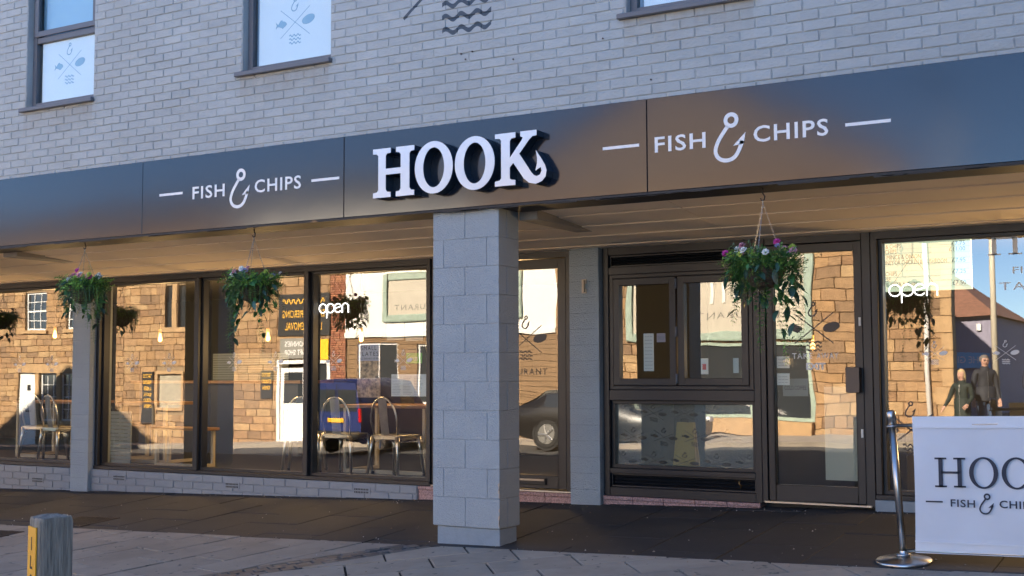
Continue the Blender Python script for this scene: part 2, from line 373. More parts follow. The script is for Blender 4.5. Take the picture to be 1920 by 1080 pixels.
def clip(poly, a, b, c):                                              # keep a*x+b*y <= c
    out = []
    for i, p in enumerate(poly):
        q = poly[(i+1) % len(poly)]; dp = a*p[0]+b*p[1]-c; dq = a*q[0]+b*q[1]-c
        if dp <= 0: out.append(p)
        if dp*dq < 0: t = dp/(dp-dq); out.append((p[0]+(q[0]-p[0])*t, p[1]+(q[1]-p[1])*t))
    return out
def area(p): return abs(sum(p[i][0]*p[(i+1) % len(p)][1]-p[(i+1) % len(p)][0]*p[i][1] for i in range(len(p))))/2
def slab_geo(poly, dz, tilt):
    n = len(poly); cx = sum(p[0] for p in poly)/n; cy_ = sum(p[1] for p in poly)/n; ch = .004
    def pt(x, y, d): return (x, y, gz(x, y)+d+dz+tilt[0]*(x-cx)+tilt[1]*(y-cy_))
    top = [(cx+(x-cx)*(1-ch/max(.05, math.hypot(x-cx, y-cy_))), cy_+(y-cy_)*(1-ch/max(.05, math.hypot(x-cx, y-cy_)))) for x, y in poly]
    vs = [pt(x, y, 0) for x, y in top]+[pt(x, y, -.004) for x, y in poly]+[pt(x, y, -.03) for x, y in poly]
    fs = [tuple(range(n))]
    for i in range(n):
        j = (i+1) % n; fs += [(i, n+i, n+j, j), (n+i, 2*n+i, 2*n+j, n+j)]
    return vs, fs
def paving(cell_w, cell_l, rot, origin, planes, mat, name, seen, gap=.017):
    c, s = math.cos(rot), math.sin(rot); rest = MB(); N = 60
    for i in range(-N, N):
        off = (.5*cell_l if i % 2 else 0)+random.uniform(-.04, .04)
        for j in range(-N, N):
            u0, u1 = j*cell_l+off+gap/2, (j+1)*cell_l+off-gap/2; v0, v1 = i*cell_w+gap/2, (i+1)*cell_w-gap/2
            poly = [(origin[0]+u*c-v*s, origin[1]+u*s+v*c) for u, v in ((u0, v0), (u1, v0), (u1, v1), (u0, v1))]
            for pl in planes:
                if len(poly) > 2: poly = clip(poly, *pl)
            if len(poly) < 3 or area(poly) < .006: continue
            vs, fs = slab_geo(poly, random.uniform(-.003, .003), (random.uniform(-.004, .004), random.uniform(-.004, .004)))
            mx_, my_ = sum(p[0] for p in poly)/len(poly), sum(p[1] for p in poly)/len(poly)
            if seen(mx_, my_): MB().add(vs, fs).build(name, mat, pv)
            else: rest.add(vs, fs)
    if rest.f: kind(rest.build(name, mat, pv), 'stuff')
inview = lambda x, y: y > 5.9 and -11.6 < x < -.4 and x > -11.6+(8.2-y)*1.3
ST = (math.sin(R(60)), -math.cos(R(60)))                               # normal of the sett strip, pointing right
c0 = ST[0]*-5.93+ST[1]*7.50
box_l = [(0, 1, 8.127), (0, -1, -3.02), (-1, 0, 21), (ST[0], ST[1], c0-.15)]
box_r = [(0, 1, 8.127), (0, -1, -3.02), (1, 0, 2.0), (-ST[0], -ST[1], -c0-.15)]
paving(.425, .62, R(77), (-9.25, 7.81), box_l, mt_slab, 'slab', inview)
paving(.41, .62, R(40), (-4.45, 7.83), box_r, mt_slab2, 'slab', inview)
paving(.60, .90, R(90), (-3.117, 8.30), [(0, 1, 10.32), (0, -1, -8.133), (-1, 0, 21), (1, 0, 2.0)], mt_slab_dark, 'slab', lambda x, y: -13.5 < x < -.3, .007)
rest = MB()
for r in range(3):
    k = -30
    while k < 60:
        a = .105; t0 = k*.11+random.uniform(-.01, .01)+(r % 2)*.05; v = (r-1)*.098
        def pp(u, w): return (-5.93+u*math.cos(R(60))+w*ST[0], 7.50+u*math.sin(R(60))+w*ST[1])
        P = [pp(t0, v-.045), pp(t0+.1, v-.045), pp(t0+.1, v+.045), pp(t0, v+.045)]
        k += 1
        P = clip(P, 0, 1, 8.125); P = clip(P, 0, -1, -3.05) if len(P) > 2 else P
        if len(P) < 3 or area(P) < .003: continue
        vs_, fs_ = slab_geo(P, random.uniform(-.006, .004), (random.uniform(-.05, .05), random.uniform(-.05, .05)))
        if P[0][1] > 6.3: MB().add(vs_, fs_).build('sett', mt_sett, pv)
        else: rest.add(vs_, fs_)
kind(rest.build('sett', mt_sett, pv), 'stuff')
def grate(x0, x1, y0, y1, label):
    t = empty('drain_grate', ((x0+x1)/2, (y0+y1)/2, gz((x0+x1)/2, (y0+y1)/2))); tag(t, label, 'grate', 'drain grates in the paving')
    m = MB()
    def q(a, b, c, d, z0, z1, mm): mm.add([(a,c,gz(a,c)+z0),(b,c,gz(b,c)+z0),(b,d,gz(b,d)+z0),(a,d,gz(a,d)+z0),(a,c,gz(a,c)+z1),(b,c,gz(b,c)+z1),(b,d,gz(b,d)+z1),(a,d,gz(a,d)+z1)], [(4,5,6,7),(0,1,5,4),(1,2,6,5),(2,3,7,6),(3,0,4,7)])
    q(x0, x1, y0, y0+.025, 0, .007, m); q(x0, x1, y1-.025, y1, 0, .007, m); q(x0, x0+.025, y0+.025, y1-.025, 0, .007, m); q(x1-.025, x1, y0+.025, y1-.025, 0, .007, m)
    m.build('rim', mt_rust, t); MB().add([(x0,y0,gz(x0,y0)+.004),(x1,y0,gz(x1,y0)+.004),(x1,y1,gz(x1,y1)+.004),(x0,y1,gz(x0,y1)+.004)], [(0,1,2,3)]).build('pit', mt_black, t)
    n = 9
    for i in range(n):
        b = MB(); a = x0+.03+(x1-x0-.06)*i/(n-1); q(a-.009, a+.009, y0+.025, y1-.025, .004, .0085, b); b.build('bar', mt_rust, t)
grate(-10.05, -9.52, 8.2, 8.68, 'rusty slatted drain grate set into the dark paving behind the timber bollard')
grate(-10.25, -9.88, 7.55, 7.85, 'small rusty drain cover in the light grey slabs outside the canopy')

# ------------------------------------------------------------------ the shop building
shop = empty('shop_building', (-5, 9, gz(-5, 9))); tag(shop, 'grey painted brick shop building with recessed glazed shopfront under a dark fascia', 'building')
YU = 8.19; YF = 10.25; YG = 10.36                                      # upper wall face, shopfront face, glass plane
FT, FB = 1.987, 1.305                                                 # fascia top and bottom
UPW = [(-13.45, -12.45, 2.70, 4.45), (-10.44, -9.46, 2.70, 4.45), (-7.54, -6.54, 2.70, 4.45), (-3.77, -2.77, 2.66, 4.45), (-.9, .1, 2.66, 4.45)]
uw = MB()
for a, b, c, d in wallgrid(-21, 2.2, FB+.02, 4.9, UPW): uw.box(a, b, YU+.0075, YU+.30, c, d)
upper = uw.build('upper_wall', mt_brick, shop)
def brick_mesh(w, h, d, ch=.0045, seed=0):
    rnd = random.Random(seed); m = MB(); n = 3
    j = lambda a: rnd.uniform(-a, a)
    o = [(-w/2+j(.001), -h/2+j(.0012)), (w/2+j(.001), -h/2+j(.0012)), (w/2+j(.001), h/2+j(.0012)), (-w/2+j(.001), h/2+j(.0012))]
    i_ = [(x-math.copysign(ch+abs(j(.003)), x), z-math.copysign(ch+abs(j(.002)), z)) for x, z in o]
    vs = [(x, j(.0015), z) for x, z in i_]+[(x, ch, z) for x, z in o]+[(x, d, z) for x, z in o]
    fs = [(0, 1, 2, 3)]+[(4+k, 4+(k+1) % 4, (k+1) % 4, k) for k in range(4)]+[(8+k, 8+(k+1) % 4, 4+(k+1) % 4, 4+k) for k in range(4)]
    m.add(vs, fs); return m
_bm = {}
def brick_data(w, h, d, variant):
    k = (round(w, 3), round(h, 3), variant)
    if k not in _bm:
        mb = brick_mesh(w, h, d, seed=hash(k) % 9999); me = bpy.data.meshes.new('brick'); me.from_pydata(mb.v, [], mb.f); _bm[k] = (me, mb)
    return _bm[k]
bl = []
zc = FT-.03; row = 0
while zc < 4.82:
    z0, z1 = zc, zc+.0685; xs = -21+(.1125 if row % 2 else 0)
    while xs < 2.2:
        segs = [(xs, xs+.2185)]
        for h in UPW:
            if z1 > h[2]+.01 and z0 < h[3]-.01:
                ns = []
                for a, b in segs:
                    if b <= h[0] or a >= h[1]: ns.append((a, b))
                    else:
                        if a < h[0]-.03: ns.append((a, h[0]-.004))
                        if b > h[1]+.03: ns.append((h[1]+.004, b))
                segs = ns
        for a, b in segs:
            if b-a > .03: bl.append(((a+b)/2, (z0+z1)/2, b-a))
        xs += .225
    zc += .075; row += 1
def pxy(X, Y, Z):
    v = cam.matrix_world.to_3x3().transposed() @ Vector((X, Y, Z)); return 960+2311.7*v.x/-v.z, 540-2311.7*v.y/-v.z, -v.z
scored = []
for i, (x, z, w) in enumerate(bl):
    px, py, dep = pxy(x, YU, z)
    ok = -20 < px < 1940 and -8 < py < 1080 and z > FT-.01
    scored.append((0 if ok else 1, dep, i))
near = {i for _, _, i in sorted(scored)[:298]}
rest = MB()
for i, (x, z, w) in enumerate(bl):
    v = i % 5; me, mb = brick_data(w, .0685, .03, v); dy = random.uniform(-.002, .002)
    if i in near:
        o = link('brick', me, mt_brick, None); o.location = (x, YU+dy, z); o.rotation_euler = (0, random.uniform(-.004, .004), 0); parent_to(o, upper)
    else: rest.add([(a+x, b+YU+dy, c+z) for a, b, c in mb.v], mb.f)
kind(rest.build('brick', mt_brick, upper), 'stuff')

# emblem of the shop: crossed rods, hook, potato, fish and waves (flat print)
def smooth(pts, n=4):
    out = []
    for i in range(len(pts)-1):
        p0, p1, p2, p3 = pts[max(i-1, 0)], pts[i], pts[i+1], pts[min(i+2, len(pts)-1)]
        for k in range(n):
            t = k/n; out.append(tuple(.5*(2*b+(c-a)*t+(2*a-5*b+4*c-d)*t*t+(3*b-a-3*c+d)*t**3) for a, b, c, d in zip(p0, p1, p2, p3)))
    return out+[pts[-1]]
def hook_polys(cx, cz, s, w=1.0):                                     # hook of height ~.35*s, ring at the top, barb on the right
    P = smooth([(-.027, .122), (-.062, .075), (-.095, .025), (-.117, -.035), (-.108, -.078), (-.080, -.106), (-.037, -.117), (.005, -.108), (.036, -.082), (.062, -.035), (.080, .012)])
    out = annulus(0, .165, .055, .055, .055-.029*w, .055-.029*w, 24)+ribbon(P, .028*w)
    out += [[(.104, .071), (.012, -.018), (.062, -.012)], [(.104, .071), (.062, -.012), (.090, -.008)]]
    return [[(cx+x*s, cz+z*s) for x, z in p] for p in out]
def wave_polys(cx, cz, w, amp, th, per=3, n=30):
    return ribbon([(cx-w/2+w*i/n, cz+amp*math.sin(2*math.pi*per*i/n)) for i in range(n+1)], th)
def emblem(cx, cz, s=1.0, rods=.010, ww=1.0):
    out = ribbon([(-.166, .127), (.166, -.127)], rods)+ribbon([(-.166, -.127), (.166, .127)], rods)
    out += hook_polys(0, .145, .36, ww)
    fish = [(-.075, -.03), (-.055, -.008), (-.035, .014), (-.018, .034), (.0, .036), (.006, .026), (.030, .020), (.048, .006), (.055, -.006), (.040, -.022), (.018, -.034), (.006, -.044), (-.004, -.034), (-.030, -.024), (-.050, -.018), (-.072, .022-.06)]
    out.append([(-.148+x, .002+z) for x, z in fish]); out.append([(-.223+x, z) for x, z in ((.0, .028), (.03, .0), (.0, -.034), (.012, -.003))])
    out.append(ellipse(.150, .008, .074, .040, 20, .25))
    for r in range(3): out += wave_polys(0, -.118-.033*r, .13, .009, .010)
    return [[(cx+x*s, cz+z*s) for x, z in p] for p in out]

def upper_window(x0, x1, z0, z1, split, films):
    w = empty('upper_window', ((x0+x1)/2, YU+.1, z0), parent=shop)
    fr = MB(); y0, y1 = YU+.075, YU+.135; fr.frame(x0, x1, z0, z1, .055, y0, y1)
    if split: fr.box(x0+.055, x1-.055, y0+.003, y1, split-.03, split+.03); fr.frame(x0+.04, x1-.03, split+.034, z1-.03, .055, y0-.022, y0-.001)
    fr.build('frame', mt_frame_up, w, bevel=.004)
    sb = MB(); sb.box(x0-.06, x1+.02, YU-.045, YU+.08, z0-.045, z0-.004); sb.build('sill', mt_frame_up, w, bevel=.006)
    MB().box(x0+.05, x1-.05, YU+.105, YU+.109, z0+.05, z1-.05).build('pane', mt_glass_up, w)
    top = split-.03 if split else z1-.06
    if films:
        MB().box(x0+.095, x1-.057, YU+.118, YU+.121, z0+.053, top).build('film', mt_film_up, w)
        flat_polys(emblem((x0+x1)/2+.01, z0+.385 if not split else z0+.41, 1.0, .006), YU+.1165).build('emblem', mt_print_up, w)
    if split: MB().box(x0+.06, x1-.06, YU+.150, YU+.153, split+.04, z1-.06).build('blind', bpy.data.materials.get('blind_sky_light_tint') or M('blind_sky_light_tint', (.30, .50, .66), .7), w)  # whitish blind with the blue of the sky's light put into its colour
    MB().box(x0, x1, YU+.45, YU+.46, z0, z1).build('back_wall', M('pale_blind', (.5, .55, .6), .8) if not films else mt_wall_in, w)
for i, h in enumerate(UPW): upper_window(*h, 3.40 if i in (0, 1) else (3.62 if i == 2 else 3.5), True)

# pillars of painted blockwork
def pillar(x0, x1, y0, y1, ztop, detail=True):
    p = empty('pillar', ((x0+x1)/2, (y0+y1)/2, gz(x0, y0)), parent=shop)
    zb = gz((x0+x1)/2, y0)
    core = MB(); core.box(x0+.006, x1-.006, y0+.006, y1-.006, -1.186, ztop); core.build('core', mt_block, p)
    z = 1.066+.225-.225*12; k = 0                                      # courses every 225 mm
    zp = 1.066-.225*10+.225*.35-.02
    while z < ztop:
        a, b = max(z+.0015, -1.185), min(z+.2235, ztop)
        if b-a > .03:
            cuts = [x0, (x0+x1)/2-.005, x1] if k % 2 else [x0, x0+.10, x1-.11, x1]
            for i, (u, v) in enumerate(zip(cuts, cuts[1:])):
                m = MB(); last = i == len(cuts)-2; g0 = 0 if i == 0 else .0015; g1 = 0 if last else .0015
                ye = y0+.14 if not last else (y1 if k % 2 == 0 else y0+.12)
                m.box(u+g0, v-g1, y0, ye, a, b); m.build('block', mt_block, p, bevel=.002)
            if k % 2: m = MB(); m.box(x1-.2, x1, y0+.126, y1, a, b); m.build('block', mt_block, p, bevel=.002)
        z += .225; k += 1
    pl = MB(); pl.box(x0+.028, x1-.010, y0+.022, y1-.03, zb-.08, -1.19); pl.build('plinth', mt_plinth, p, bevel=.004)
pillar(-5.482, -4.871, 8.187, 8.497, FB-.003)
pillar(-12.23, -11.62, 8.187, 8.497, FB-.003)

# sloping boarded soffit between fascia beam and shopfront, and the two downstand beams
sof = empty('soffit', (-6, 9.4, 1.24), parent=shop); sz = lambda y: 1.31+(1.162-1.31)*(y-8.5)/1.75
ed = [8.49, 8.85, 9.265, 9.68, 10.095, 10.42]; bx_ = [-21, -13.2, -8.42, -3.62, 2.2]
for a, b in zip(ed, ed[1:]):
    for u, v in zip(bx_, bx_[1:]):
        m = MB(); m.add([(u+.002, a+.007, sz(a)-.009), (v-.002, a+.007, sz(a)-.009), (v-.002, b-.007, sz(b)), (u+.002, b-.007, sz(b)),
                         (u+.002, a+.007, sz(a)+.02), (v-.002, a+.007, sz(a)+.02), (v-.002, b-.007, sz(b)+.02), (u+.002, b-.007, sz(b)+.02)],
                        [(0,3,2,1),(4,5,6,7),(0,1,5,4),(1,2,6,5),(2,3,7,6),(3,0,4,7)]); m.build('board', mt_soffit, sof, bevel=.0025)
m = MB(); m.add([(-21, 8.49, sz(8.49)+.012), (2.2, 8.49, sz(8.49)+.012), (2.2, 10.42, sz(10.42)+.012), (-21, 10.42, sz(10.42)+.012)], [(0, 3, 2, 1)]); m.build('backing', mt_rubber, sof)
for xa, xb, zb in ((-4.868, -4.70, 1.222), (-11.14, -10.92, 1.246)):
    m = MB(); m.box(xa, xb, 8.50, 9.62, zb, 1.40); m.build('beam', mt_conc, shop, bevel=.006)
# body of the building: side and rear walls, floors, roof with parapet and an unseen gable added to cast the shadow across the street
bd = MB(); bd.box(-21, 2.2, 8.52, 16.5, 1.75, 1.9); bd.build('floor_slab', mt_wall_in, shop)
bd = MB(); bd.box(-21.2, -21, 8.2, 16.5, -2.2, 4.9); bd.box(2.2, 2.4, 8.2, 16.5, -1.6, 4.9); bd.box(-21, 2.2, 16.5, 16.7, -1.8, 4.9); bd.build('outer_wall', mt_block, shop)
bd = MB(); bd.box(-31, 12, 8.15, 16.8, 4.9, 5.0); bd.build('roof', mt_conc, shop)
bd = MB(); bd.box(-50, -21.25, 8.2, 16.5, -3.2, 4.9); bd.box(2.45, 12, 8.2, 16.5, -1.6, 4.9); bd.box(3.2, 12, -4.5, 8.19, -2.2, 4.9); bd.build('adjoining_wall_and_added_wing', M('wall_and_added_wing_stone', (.16, .13, .10), .9), shop)  # last box: unseen wing added to keep sky light off the pillar side
bd = MB(); bd.prism_xz([(-47.6, 4.9), (-31.4, 4.9), (-39.5, 9.9)], 8.2, 16.5); bd.build('gable', mt_block, shop)

# pilasters
def pilaster(x0, x1, y0, ztop, h=.147):
    p = empty('pilaster', ((x0+x1)/2, y0, gz(x0, y0)), parent=shop); zb = gz((x0+x1)/2, y0)-.02
    MB().box(x0+.004, x1-.004, y0+.004, 10.5, zb, ztop).build('core', mt_block, p)
    z = -1.35; i = 0
    while z < ztop:
        a, b = max(z+.0015, zb), min(z+h-.0015, ztop)
        if b-a > .03:
            m = MB(); m.box(x0, x1, y0, 10.45, a, b); m.build('block', mt_block, p, bevel=.003)
        z += h; i += 1
    return p
pilaster(-12.0, -11.70, 10.16, 1.165, .147)
pr = pilaster(-5.300, -4.995, 10.19, 1.17)
m = MB(); m.box(-5.165, -5.115, 10.178, 10.189, .83, .87); m.box(-5.165, -5.115, 10.178, 10.189, .74, .78); m.box(-5.15, -5.128, 10.15, 10.187, .75, .86); m.build('bracket', M('cream_metal', (.62, .48, .33), .5), pr, bevel=.002)

# dwarf wall of long painted blocks below the restaurant windows, with air bricks
dw = empty('dwarf_wall', (-9.5, 10.2, gz(-9.5, 10.2)), parent=shop)
for x0, x1 in ((-21, -12.0), (-11.70, -7.03)):
    MB().box(x0, x1, 10.222, 10.42, -1.75, -1.108).build('core', mt_dwarf, dw)
    z = -1.108-.081; r = 0
    while z > -1.55:
        xx = x0-(.14 if r % 2 else 0)
        while xx < x1:
            a, b = max(xx, x0), min(xx+.29, x1)
            if b-a > .03 and z+.075 > gz(b, 10.2)-.01:
                me, mb = brick_data(round(b-a-.008, 3), .074, .03, r % 4+10); o = link('brick', me, mt_dwarf); o.location = ((a+b)/2, 10.212, z+.04); parent_to(o, dw)
            xx += .298
        z -= .081; r += 1
for x, z in ((-12.63, -1.27), (-11.22, -1.19), (-9.47, -1.205), (-7.71, -1.185)):
    m = MB(); m.box(x-.105, x+.105, 10.2065, 10.215, z-.033, z+.033); ab = m.build('air_brick', mt_dwarf, dw)
    h = MB()
    for i in range(9):
        for j in range(2): h.box(x-.09+i*.0205, x-.079+i*.0205, 10.2035, 10.2075, z-.024+j*.029, z-.006+j*.029)
    h.build('vent_hole', mt_black, ab)
# pink granite-chip tiles under the doors
tl = empty('tile_plinth', (-5, 10.22, gz(-5, 10.2)), parent=shop)
for x0, x1 in ((-7.03, -5.305), (-4.99, -3.50)):
    n = max(2, round((x1-x0)/.29))
    for i in range(n):
        a, b = x0+(x1-x0)*i/n, x0+(x1-x0)*(i+1)/n
        m = MB(); m.box(a+.002, b-.002, 10.235, 10.4, gz(a, 10.24)-.03, -1.145); m.build('tile', mt_granite, tl, bevel=.003)
        m = MB(); m.box(a+.002, b-.002, 10.225, 10.4, -1.142, -1.110); m.build('tile', mt_granite, tl, bevel=.003)
m = MB(); m.box(-2.535, 2.2, 10.235, 10.42, -1.4, -1.035); m.build('stall_riser', mt_plinth, shop, bevel=.004)

# old screw fixings with rust runs on the upper wall, flaked paint on the pillar corner
for x_, z_ in ((-5.215, 2.552), (-5.111, 2.558), (-5.175, 2.503), (-4.735, 2.445), (-3.574, 2.140), (-1.858, 2.545), (-3.96, 2.50)):
    m = MB(); m.cyl((x_, YU-.006, z_), (x_, YU+.01, z_), .007, n=8); m.build('fixing', mt_rust, upper)
rnd_ = random.Random(4)
for k in range(9):                                                    # flakes of bare block on the arris near the foot of the pillar
    z_ = -1.17+.34*rnd_.random()**1.6; w_, h_ = rnd_.uniform(.006, .016), rnd_.uniform(.012, .045)
    pl_ = [(-4.872-w_*rnd_.uniform(.6, 1), z_), (-4.8715, z_-.004), (-4.8715, z_+h_), (-4.872-w_*.7, z_+h_*.8), (-4.872-w_, z_+h_*.4)]
    m = MB(); m.prism_xz(pl_, 8.1858, 8.195); m.build('paint_chip', M('bare_block', (.45, .36, .28), .9) if k == 0 else bpy.data.materials['bare_block'], [o for o in bpy.data.objects if o.name == 'pillar'][0])

gr_ = MB(); rg = random.Random(12)                                     # wind-blown grit and leaf scraps on the paving
for k in range(420):
    x_ = rg.uniform(-11, -.6); y_ = 10.2-abs(rg.gauss(0, .10)) if k < 170 else (8.1+rg.gauss(0, .16) if k < 240 else rg.uniform(6.3, 10.1))
    if -5.5 < x_ < -4.86 and 8.17 < y_ < 8.51: continue
    r_ = rg.uniform(.003, .009)*(1.7 if rg.random() < .08 else 1); z_ = gz(x_, y_)+.004; n_ = 5; a0 = rg.random()*6
    P_ = [(x_+r_*rg.uniform(.6, 1.2)*math.cos(a0+6.283*i/n_), y_+r_*rg.uniform(.6, 1.2)*math.sin(a0+6.283*i/n_)) for i in range(n_)]
    gr_.add([(a, b, gz(a, b)+.001) for a, b in P_]+[(x_, y_, z_+r_*.6)], [(i, (i+1) % n_, n_) for i in range(n_)])
kind(gr_.build('grit', M('pale_grit', (.22, .19, .15), .9, ramp=[(.42, .38, .32), (.10, .08, .06), (.25, .17, .09), (.5, .48, .45), (.08, .07, .06)]), pv), 'stuff')
# ------------------------------------------------------------------ shopfront
ZH = 1.160                                                            # underside of the soffit at the frames
def fixed_window(name, x0, x1, z0, z1, mull, gasket=True):
    """aluminium frame with mullions; panes one by one"""
    w = empty(name, ((x0+x1)/2, YF, z0), parent=shop); f = MB()
    f.box(x0, x1, YF, YF+.16, z1-.062, z1); f.box(x0, x1, YF-.012, YF+.16, z0, z0+.040)          # head and sill rail
    xs = [x0]+[v for p in mull for v in p]+[x1]
    f.box(x0, x0+.05, YF, YF+.16, z0+.04, z1-.062); f.box(x1-.05, x1, YF, YF+.16, z0+.04, z1-.062)
    for a, b in mull: f.box(a, a+(b-a)*.5, YF+.002, YF+.15, z0+.04, z1-.062)
    fr = f.build('frame', mt_frame, w, bevel=.004)
    lo, hi = z0+.04, z1-.062
    edges = [x0+.05]+[v for p in mull for v in (p[0], p[0]+(p[1]-p[0])*.5)]+[x1-.05]
    for i in range(0, len(edges), 2):
        a, b = edges[i], edges[i+1]
        g = MB(); g.frame(a, b, lo, hi, .030, YF+.055, YF+.14); g.build('bead', mt_frame, w, bevel=.003)
        MB().box(a+.02, b-.02, YG, YG+.008, lo+.02, hi-.02).build('pane', mt_glass, w)
    return w
wA = fixed_window('shop_window', -20.98, -12.02, -1.105, ZH, [(-18.4, -18.27), (-15.2, -15.07)])
wB = fixed_window('shop_window', -11.70, -6.90, -1.105, ZH, [(-10.115, -9.985), (-8.528, -8.405)])
wR = fixed_window('shop_window', -2.528, 2.15, -1.032, ZH, [(.9, 1.0)])

# side door between the block pillar and the pilaster
sd = empty('side_door', (-6.1, YF, -1.09), parent=shop)
f = MB(); f.box(-6.88, -5.31, YF, YF+.15, ZH-.062, ZH); f.box(-6.88, -6.82, YF, YF+.15, -1.09, ZH-.062); f.box(-5.37, -5.31, YF, YF+.15, -1.09, ZH-.062); f.build('door_frame', mt_frame, sd, bevel=.004)
f = MB(); f.box(-6.60, -6.50, YF+.03, YF+.09, -1.08, 1.09); f.box(-5.47, -5.385, YF+.03, YF+.09, -1.08, 1.09); f.box(-6.50, -5.47, YF+.03, YF+.09, .998, 1.09); f.box(-6.50, -5.47, YF+.03, YF+.09, -1.08, -.955); f.build('door_leaf', mt_frame, sd, bevel=.004)
MB().box(-6.815, -6.605, YF+.05, YF+.07, -1.09, 1.095).build('side_panel', mt_frame, sd)
MB().box(-6.49, -5.48, YF+.058, YF+.066, -.95, 1.0).build('pane', mt_glass2, sd)
m = MB(); m.box(-5.92, -5.60, YF+.012, YF+.03, -1.045, -.985); m.build('letter_box', mt_rubber, sd, bevel=.004)
m = MB(); m.box(-5.905, -5.615, YF+.004, YF+.012, -1.008, -.990); m.build('letter_flap', M('worn_steel', (.3, .27, .24), .35, metal=.8), sd)
m = MB(); m.box(-6.88, -5.31, YF-.02, YF+.15, -1.106, -1.092); m.build('threshold', mt_steel, sd)
flat_polys(emblem(-5.83, .33, 1.02, .008, 1.2), YF+.0565).build('emblem', mt_print_dark, sd)
text('RESTAURANT', .085, mt_print_dark, sd, -5.60, YF+.0565, -.008, 'lettering', 'RIGHT', width=.62, spacing=1.2)

# takeaway hatch: vent grille, pair of casements, frosted panel, low vent
tk = empty('takeaway_window', (-4.25, YF, -1.11), parent=shop)
f = MB(); f.box(-4.985, -4.925, YF, YF+.16, -1.108, ZH); f.box(-3.545, -3.485, YF, YF+.16, -1.108, ZH)
for z0, z1 in ((1.085, ZH), (.905, .975), (-.245, -.150), (-.905, -.858), (-1.108, -1.030)): f.box(-4.925, -3.545, YF+.003, YF+.155, z0, z1)
f.build('frame', mt_frame, tk, bevel=.004)
for z0, z1, n in ((.978, 1.082, 4), (-1.028, -.907, 4)):
    MB().box(-4.92, -3.55, YF+.12, YF+.13, z0, z1).build('vent_back', mt_rubber, tk)
    f = MB(); f.frame(-4.92, -3.55, z0+.001, z1-.001, .012, YF+.03, YF+.05); f.build('vent_frame', mt_frame, tk)
    for i in range(n):
        zz = z0+(z1-z0)*(i+.6)/(n+.2); m = MB()
        m.add([(-4.905, YF+.045, zz-.008), (-3.565, YF+.045, zz-.008), (-3.565, YF+.085, zz+.014), (-4.905, YF+.085, zz+.014), (-4.905, YF+.048, zz-.012), (-3.565, YF+.048, zz-.012), (-3.565, YF+.088, zz+.010), (-4.905, YF+.088, zz+.010)],
              [(0,1,2,3),(4,7,6,5),(0,4,5,1),(2,6,7,3)]); m.build('vent_slat', mt_frame, tk)
f = MB(); f.frame(-4.92, -3.55, -.147, .903, .035, YF+.01, YF+.13); f.build('hatch_frame', mt_frame, tk, bevel=.004)
for x0, x1 in ((-4.880, -4.262), (-4.248, -3.590)):
    c = MB(); c.frame(x0, x1, -.108, .864, .062, YF+.002, YF+.075); c.build('casement', mt_frame, tk, bevel=.004)
    MB().box(x0+.055, x1-.055, YF+.04, YF+.048, -.052, .808).build('pane', mt_glass2, tk)
for z in (.80, .37, -.05):
    m = MB(); m.cyl((-4.255, YF-.008, z-.045), (-4.255, YF-.008, z+.045), .011, n=10); m.build('hinge', mt_frame_up, tk, smooth=True)
m = MB(); m.box(-4.68, -4.60, YF-.004, YF+.002, -.128, -.118); m.box(-3.88, -3.80, YF-.004, YF+.002, -.128, -.118); m.build('drain_cap', mt_rubber, tk)
f = MB(); f.frame(-4.922, -3.548, -.856, -.247, .03, YF+.04, YF+.13); f.build('bead', mt_frame, tk, bevel=.003)
MB().box(-4.90, -3.57, YF+.085, YF+.093, -.84, -.26).build('pane', mt_glass2, tk)
MB().box(-4.89, -3.58, YF+.100, YF+.102, -.83, -.27).build('film', mt_film_low, tk)
pp_ = []
for i in range(5):
    for j in range(3):
        cx, cz = -4.83+.30*i+(.10 if j % 2 else 0), -.36-.215*j
        if -4.86 < cx < -3.62: pp_ += [[(cx+(x)*.95, cz+z*.62-.22*x*.62) for x, z in p] for p in emblem(0, 0, .62, .008)]
pp_ = [[(min(max(x, -4.885), -3.585), min(max(z, -.828), -.272)) for x, z in p] for p in pp_]
flat_polys(pp_, YF+.0985).build('emblem_pattern', mt_print_dark, tk)
m = MB(); m.tube([(-3.69, YF+.02, -.925), (-3.70, YF+.012, -.95), (-3.683, YF+.012, -.972), (-3.69, YF+.03, -.99)], .006, 6); m.build('latch', M('brass', (.30, .17, .06), .4, metal=.7), tk, smooth=True)

# takeaway door
dr = empty('takeaway_door', (-3.0, YF, -1.09), parent=shop)
f = MB(); f.box(-3.482, -3.435, YF-.004, YF+.16, -1.10, ZH); f.box(-2.605, -2.532, YF-.004, YF+.16, -1.10, ZH); f.box(-3.435, -2.605, YF, YF+.16, 1.095, ZH); f.build('door_frame', mt_frame, dr, bevel=.004)
f = MB(); f.box(-3.43, -3.37, YF+.012, YF+.075, -1.078, 1.09); f.box(-2.675, -2.610, YF+.012, YF+.075, -1.078, 1.09); f.box(-3.37, -2.675, YF+.012, YF+.075, 1.015, 1.09); f.box(-3.37, -2.675, YF+.012, YF+.075, -1.078, -.945); f.build('door_leaf', mt_frame, dr, bevel=.004)
m = MB(); m.box(-3.385, -3.372, YF+.008, YF+.06, -.94, 1.01); m.build('gasket', mt_rubber, dr)
MB().box(-3.375, -2.67, YF+.048, YF+.056, -.95, 1.02).build('pane', mt_glass2, dr)
m = MB(); m.box(-3.46, -2.56, YF-.03, YF+.14, -1.098, -1.084); m.build('threshold', mt_steel, dr)
m = MB(); m.box(-2.735, -2.622, YF-.085, YF-.070, -.165, .045); m.box(-2.65, -2.622, YF-.07, YF+.012, -.16, .04); m.build('pull_handle', M('dark_bronze_handle', (.075, .06, .055), .4, metal=.3), dr, bevel=.003)
